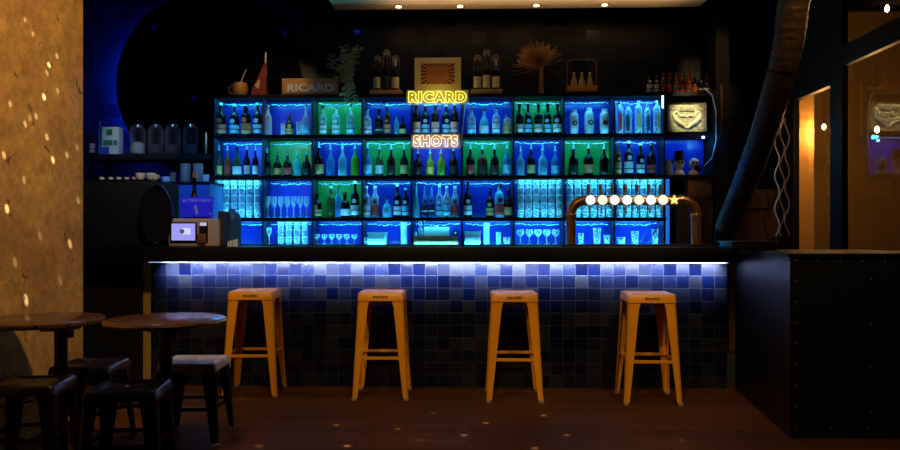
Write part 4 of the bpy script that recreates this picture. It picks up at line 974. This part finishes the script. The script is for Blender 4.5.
CL = ['wide white bowl on the coffee machine, left of two', 'wide white bowl on the coffee machine, right of two', 'small white cup left of the two bowls on the coffee machine', 'white cup right of the two bowls by the machine edge',
      'tiny cup on the coffee machine, leftmost in the row', 'tiny cup on the coffee machine, second from the left', 'tiny cup on the coffee machine, third from the left', 'tiny cup on the coffee machine, fourth from the left']
for (px, kd, wd), lb in zip(cups, CL):
    if px == 162: px = 158.5
    x = X_(px, 5.6); r_ = wd / 2 / 130 * 1.15; hh = {'wide': .052, 'low': .04}[kd] if wd > 5 else .022
    o = thing('white_cup', lb, 'cup', (min(x, b_ - .04), 5.62, zt2), 0, 'cups on the coffee machine')
    MB().lathe([(r_ * .6, 0), (r_ * .9, hh * .4), (r_, hh), (r_ - .003, hh), (r_ * .55, .006), (.001, .006)], 18).build('cup', M_mug, o)
    MB().tube([(r_ * .9 + .012 * math.sin(i * math.pi / 6), 0, hh * .3 + hh * .5 * i / 6) for i in range(7)], .002, 5).build('handle', M_mug, o)
light('AREA', 'cup_glow', (X_(145, 5.2), 5.1, 2.5), 4, (.35, .6, 1), (X_(150, 5.6), 5.62, 1.6), shape='DISK', size=.2)
# back counter left with blue cloth
yq = 6.9
t = thing('side_cabinet', 'cabinet behind the coffee machine with blue lit front', 'cabinet', (X_(178, yq), yq + .2, 0))
wq_ = X_(212, yq) - X_(150, yq)
zq_ = Z_(183, yq)
MB().box((0, 0, zq_ / 2), (wq_, .36, zq_), bev=.004).build('carcass', pm('mid_blue_paint', (.03, .13, .45), .5), t)
MB().box((0, 0, zq_ + .01), (wq_ + .02, .4, .02), bev=.003).build('top', M_blackmatte, t)
for k in (-1, 1): MB().box((k * wq_ / 4, -.188, zq_ / 2), (wq_ / 2 - .02, .014, zq_ - .06)).build('door', MATS['mid_blue_paint'], t)
light('AREA', 'cabinet_glow', (X_(180, 6.4), 6.35, 2.1), 5, (.05, .25, 1), (X_(172, 6.7), 6.72, 1.4), shape='DISK', size=.15)
zk = zq_ + .02
M_can = pm('brown_canister', (.30, .20, .14), .5)
for k, (px, w_) in enumerate(((185.5, 10), (198, 10))):
    Yk = 7.0; r_ = w_ / 2 / 105
    o = thing('canister', '%s brown round canister under the shelf of glass jars' % ('left', 'right')[k], 'canister', (X_(px, Yk), Yk, zk), 0, 'brown canisters')
    hk = Z_(163, Yk) - zk
    MB().lathe([(r_ * .96, 0), (r_, .006), (r_, hk - .02), (r_ * .97, hk - .018)], 20).build('body', M_can, o)
    MB().lathe([(r_ * 1.02, hk - .018), (r_ * 1.02, hk - .002), (r_ * .95, hk)], 20).build('lid', M_can, o)
for k, (px, r_, hh, mt_, nm, lb) in enumerate(((166, .05, .05, M_white, 'small_bowl', 'small white bowl left of the brown canisters'), (173, .03, .09, M_tan, 'beige_cup', 'beige paper cup left of the brown canisters'), (206, .03, .07, M_white, 'paper_cup', 'pale cup just right of the brown canisters'))):
    o = thing(nm, lb, 'cup', (X_(px, 6.98), 6.98, zk))
    MB().lathe([(r_ * .7, 0), (r_, hh), (r_ - .004, hh), (r_ * .65, .006), (.001, .006)], 16).build('cup', mt_, o)
# jar shelf
a, b_ = X_(86, 7.3), X_(211, 7.3); zj = Z_(152, 7.2)
t = thing('jar_shelf', 'black wall shelf holding the glass jars at the left', 'shelf', ((a + b_) / 2, 7.44, zj))
MB().box((0, 0, -.03), (b_ - a, .33, .06), bev=.003).build('board', M_blackmatte, t)
for s_ in (-1, 1): MB().box((s_ * (b_ - a) * .4, .06, -.10), (.03, .2, .1)).build('bracket', M_blackmatte, t)
Yj = 7.36
G_jar = glassy('jar_glass', (.93, .95, .97), .02, (.25, .25, .27), .05)
M_fill = pm('dark_coffee_filling', (.06, .04, .03), .7, noise=.6, nscale=120)
JL = ['glass jar of pale chips beside the white carton', 'lidded glass jar, second from left of four', 'lidded glass jar, third from left of four', 'lidded glass jar, rightmost of four']
for k, px in enumerate((138, 156, 173, 191)):
    r_ = .078; hj = Z_(123, Yj) - zj
    o = thing('glass_jar', JL[k], 'jar', (X_(px, Yj), Yj, zj), 0, 'glass jars on the wall shelf')
    MB().lathe([(r_ * .9, 0), (r_, .012), (r_, hj * .78), (r_ * .8, hj * .9), (r_ * .78, hj * .9)], 22).build('jar_body', G_jar, o)
    MB().lathe([(r_ * .84, hj * .9), (r_ * .84, hj * .97), (r_ * .7, hj)], 22).build('lid', M_steel, o)
    if k == 0: MB().lathe([(r_ * .86, .01), (r_ * .9, .02), (r_ * .9, hj * .35), (r_ * .4, hj * .42)], 18).build('filling', pm('pale_chips', (.6, .55, .38), .6, noise=.8, nscale=90, bump=1), o)
    else: MB().lathe([(r_ * .86, .01), (r_ * .9, .02), (r_ * .9, hj * .3), (r_ * .5, hj * .34)], 18).build('filling', M_fill, o)
p0, p1 = at(104.5, 152, Yj), at(121, 127.5, Yj)
o = thing('carton_box', 'white carton with green panels on the wall shelf', 'carton', ((p0.x + p1.x) / 2, Yj, zj)); w = p1.x - p0.x; h = p1.z - zj
MB().box((0, 0, h / 2), (w, .1, h), bev=.002).build('carton', pm('white_carton', (.62, .75, .72), .6), o)
M_grn = pm('green_print', (.02, .25, .12), .6)
MB().box((-w * .05, -.052, h * .80), (w * .36, .003, h * .22)).build('green_logo_panel', M_grn, o)
MB().box((-w * .14, -.052, h * .42), (w * .56, .003, h * .19)).build('green_band', M_grn, o)
MB().box((w * .31, -.052, h * .42), (w * .22, .003, h * .19)).build('green_patch', M_grn, o)
MB().box((-w * .28, -.052, h * .14), (w * .4, .003, h * .26)).build('blue_patch', pm('blue_print', (.03, .06, .6), .6), o)
bottle(X_(92, Yj), Yj, zj, Z_(125, Yj) - zj, .028, 'slim', 'brown', 'pink', 'r', 'left of the tall blue tube bottle', 'bottles at the left of the wall shelf')
bottle(X_(100.3, Yj), Yj, zj, Z_(120, Yj) - zj, .019, 'tall', 'blue', 'none', 's', 'tall and thin, beside the white carton', 'bottles at the left of the wall shelf')
o = thing('copper_shaker', 'copper shaker cup at the right end of the wall shelf', 'cup', (X_(206.5, Yj), Yj, zj)); hs_ = Z_(132, Yj) - zj
MB().lathe([(.026, 0), (.03, .02), (.034, hs_ * .6), (.038, hs_), (.034, hs_), (.03, .02), (.001, .012)], 18).build('cup', M_copper, o)
MB().open_lathe([(.0365, hs_ * .55), (.0375, hs_ * .62)], 18).build('band', M_brass, o)
# round black disc on the tiled wall
pc = at(207, 84, 7.66)
wd = thing('wall_disc', 'large round black disc on the tiled wall left of the shelves', 'wall panel', (pc.x, 7.66, pc.z))
MB().lathe([(.3, .02), (.3, YW - 7.66)], 24, axis=(0, 1, 0)).build('wall_mount', M_blackmatte, wd)
MB().lathe([(.955, -.010), (.965, 0), (.955, .010)], 96, axis=(0, 1, 0)).build('disc', pm('black_felt', (.003, .003, .004), .95, spec=.1), wd)
# the blue wash on the wall behind
for a_, e_ in ((146, .10), (156, .45), (166, 1), (178, 1), (190, 1), (202, 1), (214, .8)):
    light('POINT', 'halo_led', (pc.x + .87 * math.cos(R(a_)), 7.715, pc.z + .87 * math.sin(R(a_))), 38 * e_, (.003, .035, 1), shadow_soft_size=.015)
for px, py in ((156, 30), (195, 106), (283, 34), (357, 32)):
    q = at(px, py, YW)
    light('SPOT', 'blue_dot', (q.x + .5, 6.0, 3.2), 700, (.02, .06, 1), q, spot_size=R(2.2), spot_blend=1, shadow_soft_size=.01)

# ------------------------------------------------------------------ hose, cables, tray on the right
pts = []; rs = []
ctrl = [(812, -112, 5.62), (802, -40, 5.7), (794, 0, 5.8), (788, 45, 5.9), (777, 90, 6.0), (763, 135, 6.15), (748, 175, 6.3), (732, 215, 6.45), (725, 232, 6.5)]
def cr(p0, p1, p2, p3, t_): return .5 * ((2 * p1) + (-p0 + p2) * t_ + (2 * p0 - 5 * p1 + 4 * p2 - p3) * t_ ** 2 + (-p0 + 3 * p1 - 3 * p2 + p3) * t_ ** 3)
cp = [at(*c) for c in ctrl]
for i in range(len(cp) - 1):
    g = lambda k: cp[max(0, min(len(cp) - 1, k))]
    for j in range(14):
        pts.append(cr(g(i - 1), g(i), g(i + 1), g(i + 2), j / 14))
n = len(pts)
for i in range(n):
    base = .125 - .035 * i / n
    rs.append(base * (1 + .03 * math.sin(i * 2.1)) + .004 * random.random())
t = thing('duct_hose', 'thick dark ribbed hose hanging diagonally from the ceiling at right', 'hose', cp[-1])
off = Vector(cp[-1])
MB().tube([p - off for p in pts], rs, 20).build('hose', pm('dark_fabric_hose', (.06, .038, .022), .5, noise=.8, nscale=22, bump=1), t)
for k in (20, 50, 80):
    if k < n - 1: MB().tube([pts[k] - off, pts[k + 1] - off], rs[k] * 1.08, 20).build('clamp', M_blackmetal, t)
MB().tube([cp[-1] - off, Vector((.0, .0, -.16)) , Vector((-.02, 0, -.3))], [.10, .07, .05], 14).build('end_sleeve', M_blackmatte, t)
light('AREA', 'blue_rim', (1.75, 6.45, 1.7), .7, (.02, .14, 1), at(755, 150, 6.2), shape='DISK', size=.1)
M_cab = pm('brown_cable', (.30, .17, .08), .5)
for k, px in enumerate((777, 782, 787)):
    pp = []
    for i in range(26):
        y = 118 + 118 * i / 25
        pp.append(at(px + 2.5 * math.sin(i * .9 + k * 2), y, 7.0 - .03 * k))
    tag(MB().tube(pp, .007, 6).build('hanging_cable', M_cab if k else M_cream), ('pale twisted cable hanging left of the windows', 'brown twisted cable hanging between two others by the windows', 'brown twisted cable nearest the narrow window')[k], 'cable', 'cables hanging by the windows')
light('SPOT', 'corner_fill', (2.5, 5.0, 3.6), 40, (1, .55, .2), (2.75, 7.3, 1.5), spot_size=R(36), spot_blend=.8, shadow_soft_size=.05)  # unseen warm spot added to light the brown panelling and cables
t = thing('bar_tray', 'black low tray on the riveted counter end near the tiles', 'tray', (X_(748, 5.12), 5.12, ZR))
MB().box((0, 0, .03), (.30, .26, .05), bev=.006).build('tray', M_blackmetal, t)
MB().box((0, 0, .058), (.32, .28, .008), bev=.002).build('rim', pm('dark_steel', (.06, .07, .08), .3, .6), t)

# ------------------------------------------------------------------ general light
amber = (1, .66, .30)
for lx in (-1.0, .35, 1.7):
    light('SPOT', 'warm_fill_front', (lx - .2, 2.2, 3.6), 145, amber, (lx, 5.0, .35), spot_size=R(42), spot_blend=.5, shadow_soft_size=.08)  # added warm fill: unseen spots above the frame, aimed at the stools
light('SPOT', 'warm_fill_left', (-.7, 3.2, 3.5), 210, amber, (XL, 3.9, 1.7), spot_size=R(80), spot_blend=.9, shadow_soft_size=.1)  # added warm fill: unseen spot lighting the ochre wall
for lx, le in ((-2.0, 20), (-1.1, 26), (-.2, 24), (.7, 30), (1.5, 30), (2.3, 24)):
    light('SPOT', 'shelf_top_fill', (lx, 5.9, 3.66), le * 1.9, amber, (lx, 7.38, 2.70), spot_size=R(30), spot_blend=.7, shadow_soft_size=.04)  # unseen spots added to brighten the things on top of the shelves
light('SPOT', 'tap_fill', (2.0, 4.3, 3.4), 130, amber, (1.3, 5.9, 1.35), spot_size=R(30), spot_blend=.6, shadow_soft_size=.05)  # unseen warm spot added to bring up the copper pipes
# mirror ball flecks
MB1 = Vector((-.9, 3.3, 3.0)); MB2 = Vector((.2, 4.4, 2.75))
for px, py, e in ((49, 65, 60), (44, 97, 60), (53, 160, 55), (7, 209, 55), (70, 244, 45), (26, 300, 60), (57, 56, 16), (47, 73, 16), (33, 34, 12), (25, 20, 10), (58, 91, 12), (10, 104, 16), (25, 124, 16), (36, 116, 14), (47, 137, 22), (4, 155, 20), (67, 155, 18), (77, 147, 12), (30, 118, 8), (24, 180, 14), (78, 200, 16), (40, 236, 10), (15, 262, 12), (60, 280, 10)):
    d = FW + RT * ((px - 450) / F) + Vector((0, 0, 1)) * ((YH - py) / F); q = Vector((0, 0, H)) + d * (XL / d.x)
    light('SPOT', 'fleck', MB1, e * 18, (.95, .97, 1), q, spot_size=R(1.0), spot_blend=.8, shadow_soft_size=.003)
for px, py, e in ((242, 398.5, 8), (336, 425, 26), (347, 446, 26), (398, 429, 18), (433, 413, 14), (464, 435, 22), (486, 423, 18), (543.6, 415.5, 24), (567, 435, 20), (535, 448, 20), (681, 440, 12), (259, 446, 20), (637, 426, 10), (372, 406, 10), (420, 440, 8), (602, 444, 10)):
    q = at(px, py, 4.0); d = q - Vector((0, 0, H)); q = Vector((0, 0, H)) + d * (H / -d.z)
    light('SPOT', 'fleck', MB2, e * 40, (1, .93, .8), q, spot_size=R(1.0), spot_blend=.8, shadow_soft_size=.003)
light('SPOT', 'niche_fill', (-2.9, 5.7, 3.4), 42, (.9, .95, 1), (-3.35, 7.36, 1.95), spot_size=R(27), spot_blend=.8, shadow_soft_size=.04)  # unseen cool spot added to brighten the carton and jars
# brown wood plinth under the tiles not visible; faint world
wd_ = bpy.data.worlds.new('World'); SC.world = wd_; wd_.use_nodes = True
wd_.node_tree.nodes['Background'].inputs[0].default_value = (.02, .015, .012, 1); wd_.node_tree.nodes['Background'].inputs[1].default_value = .12
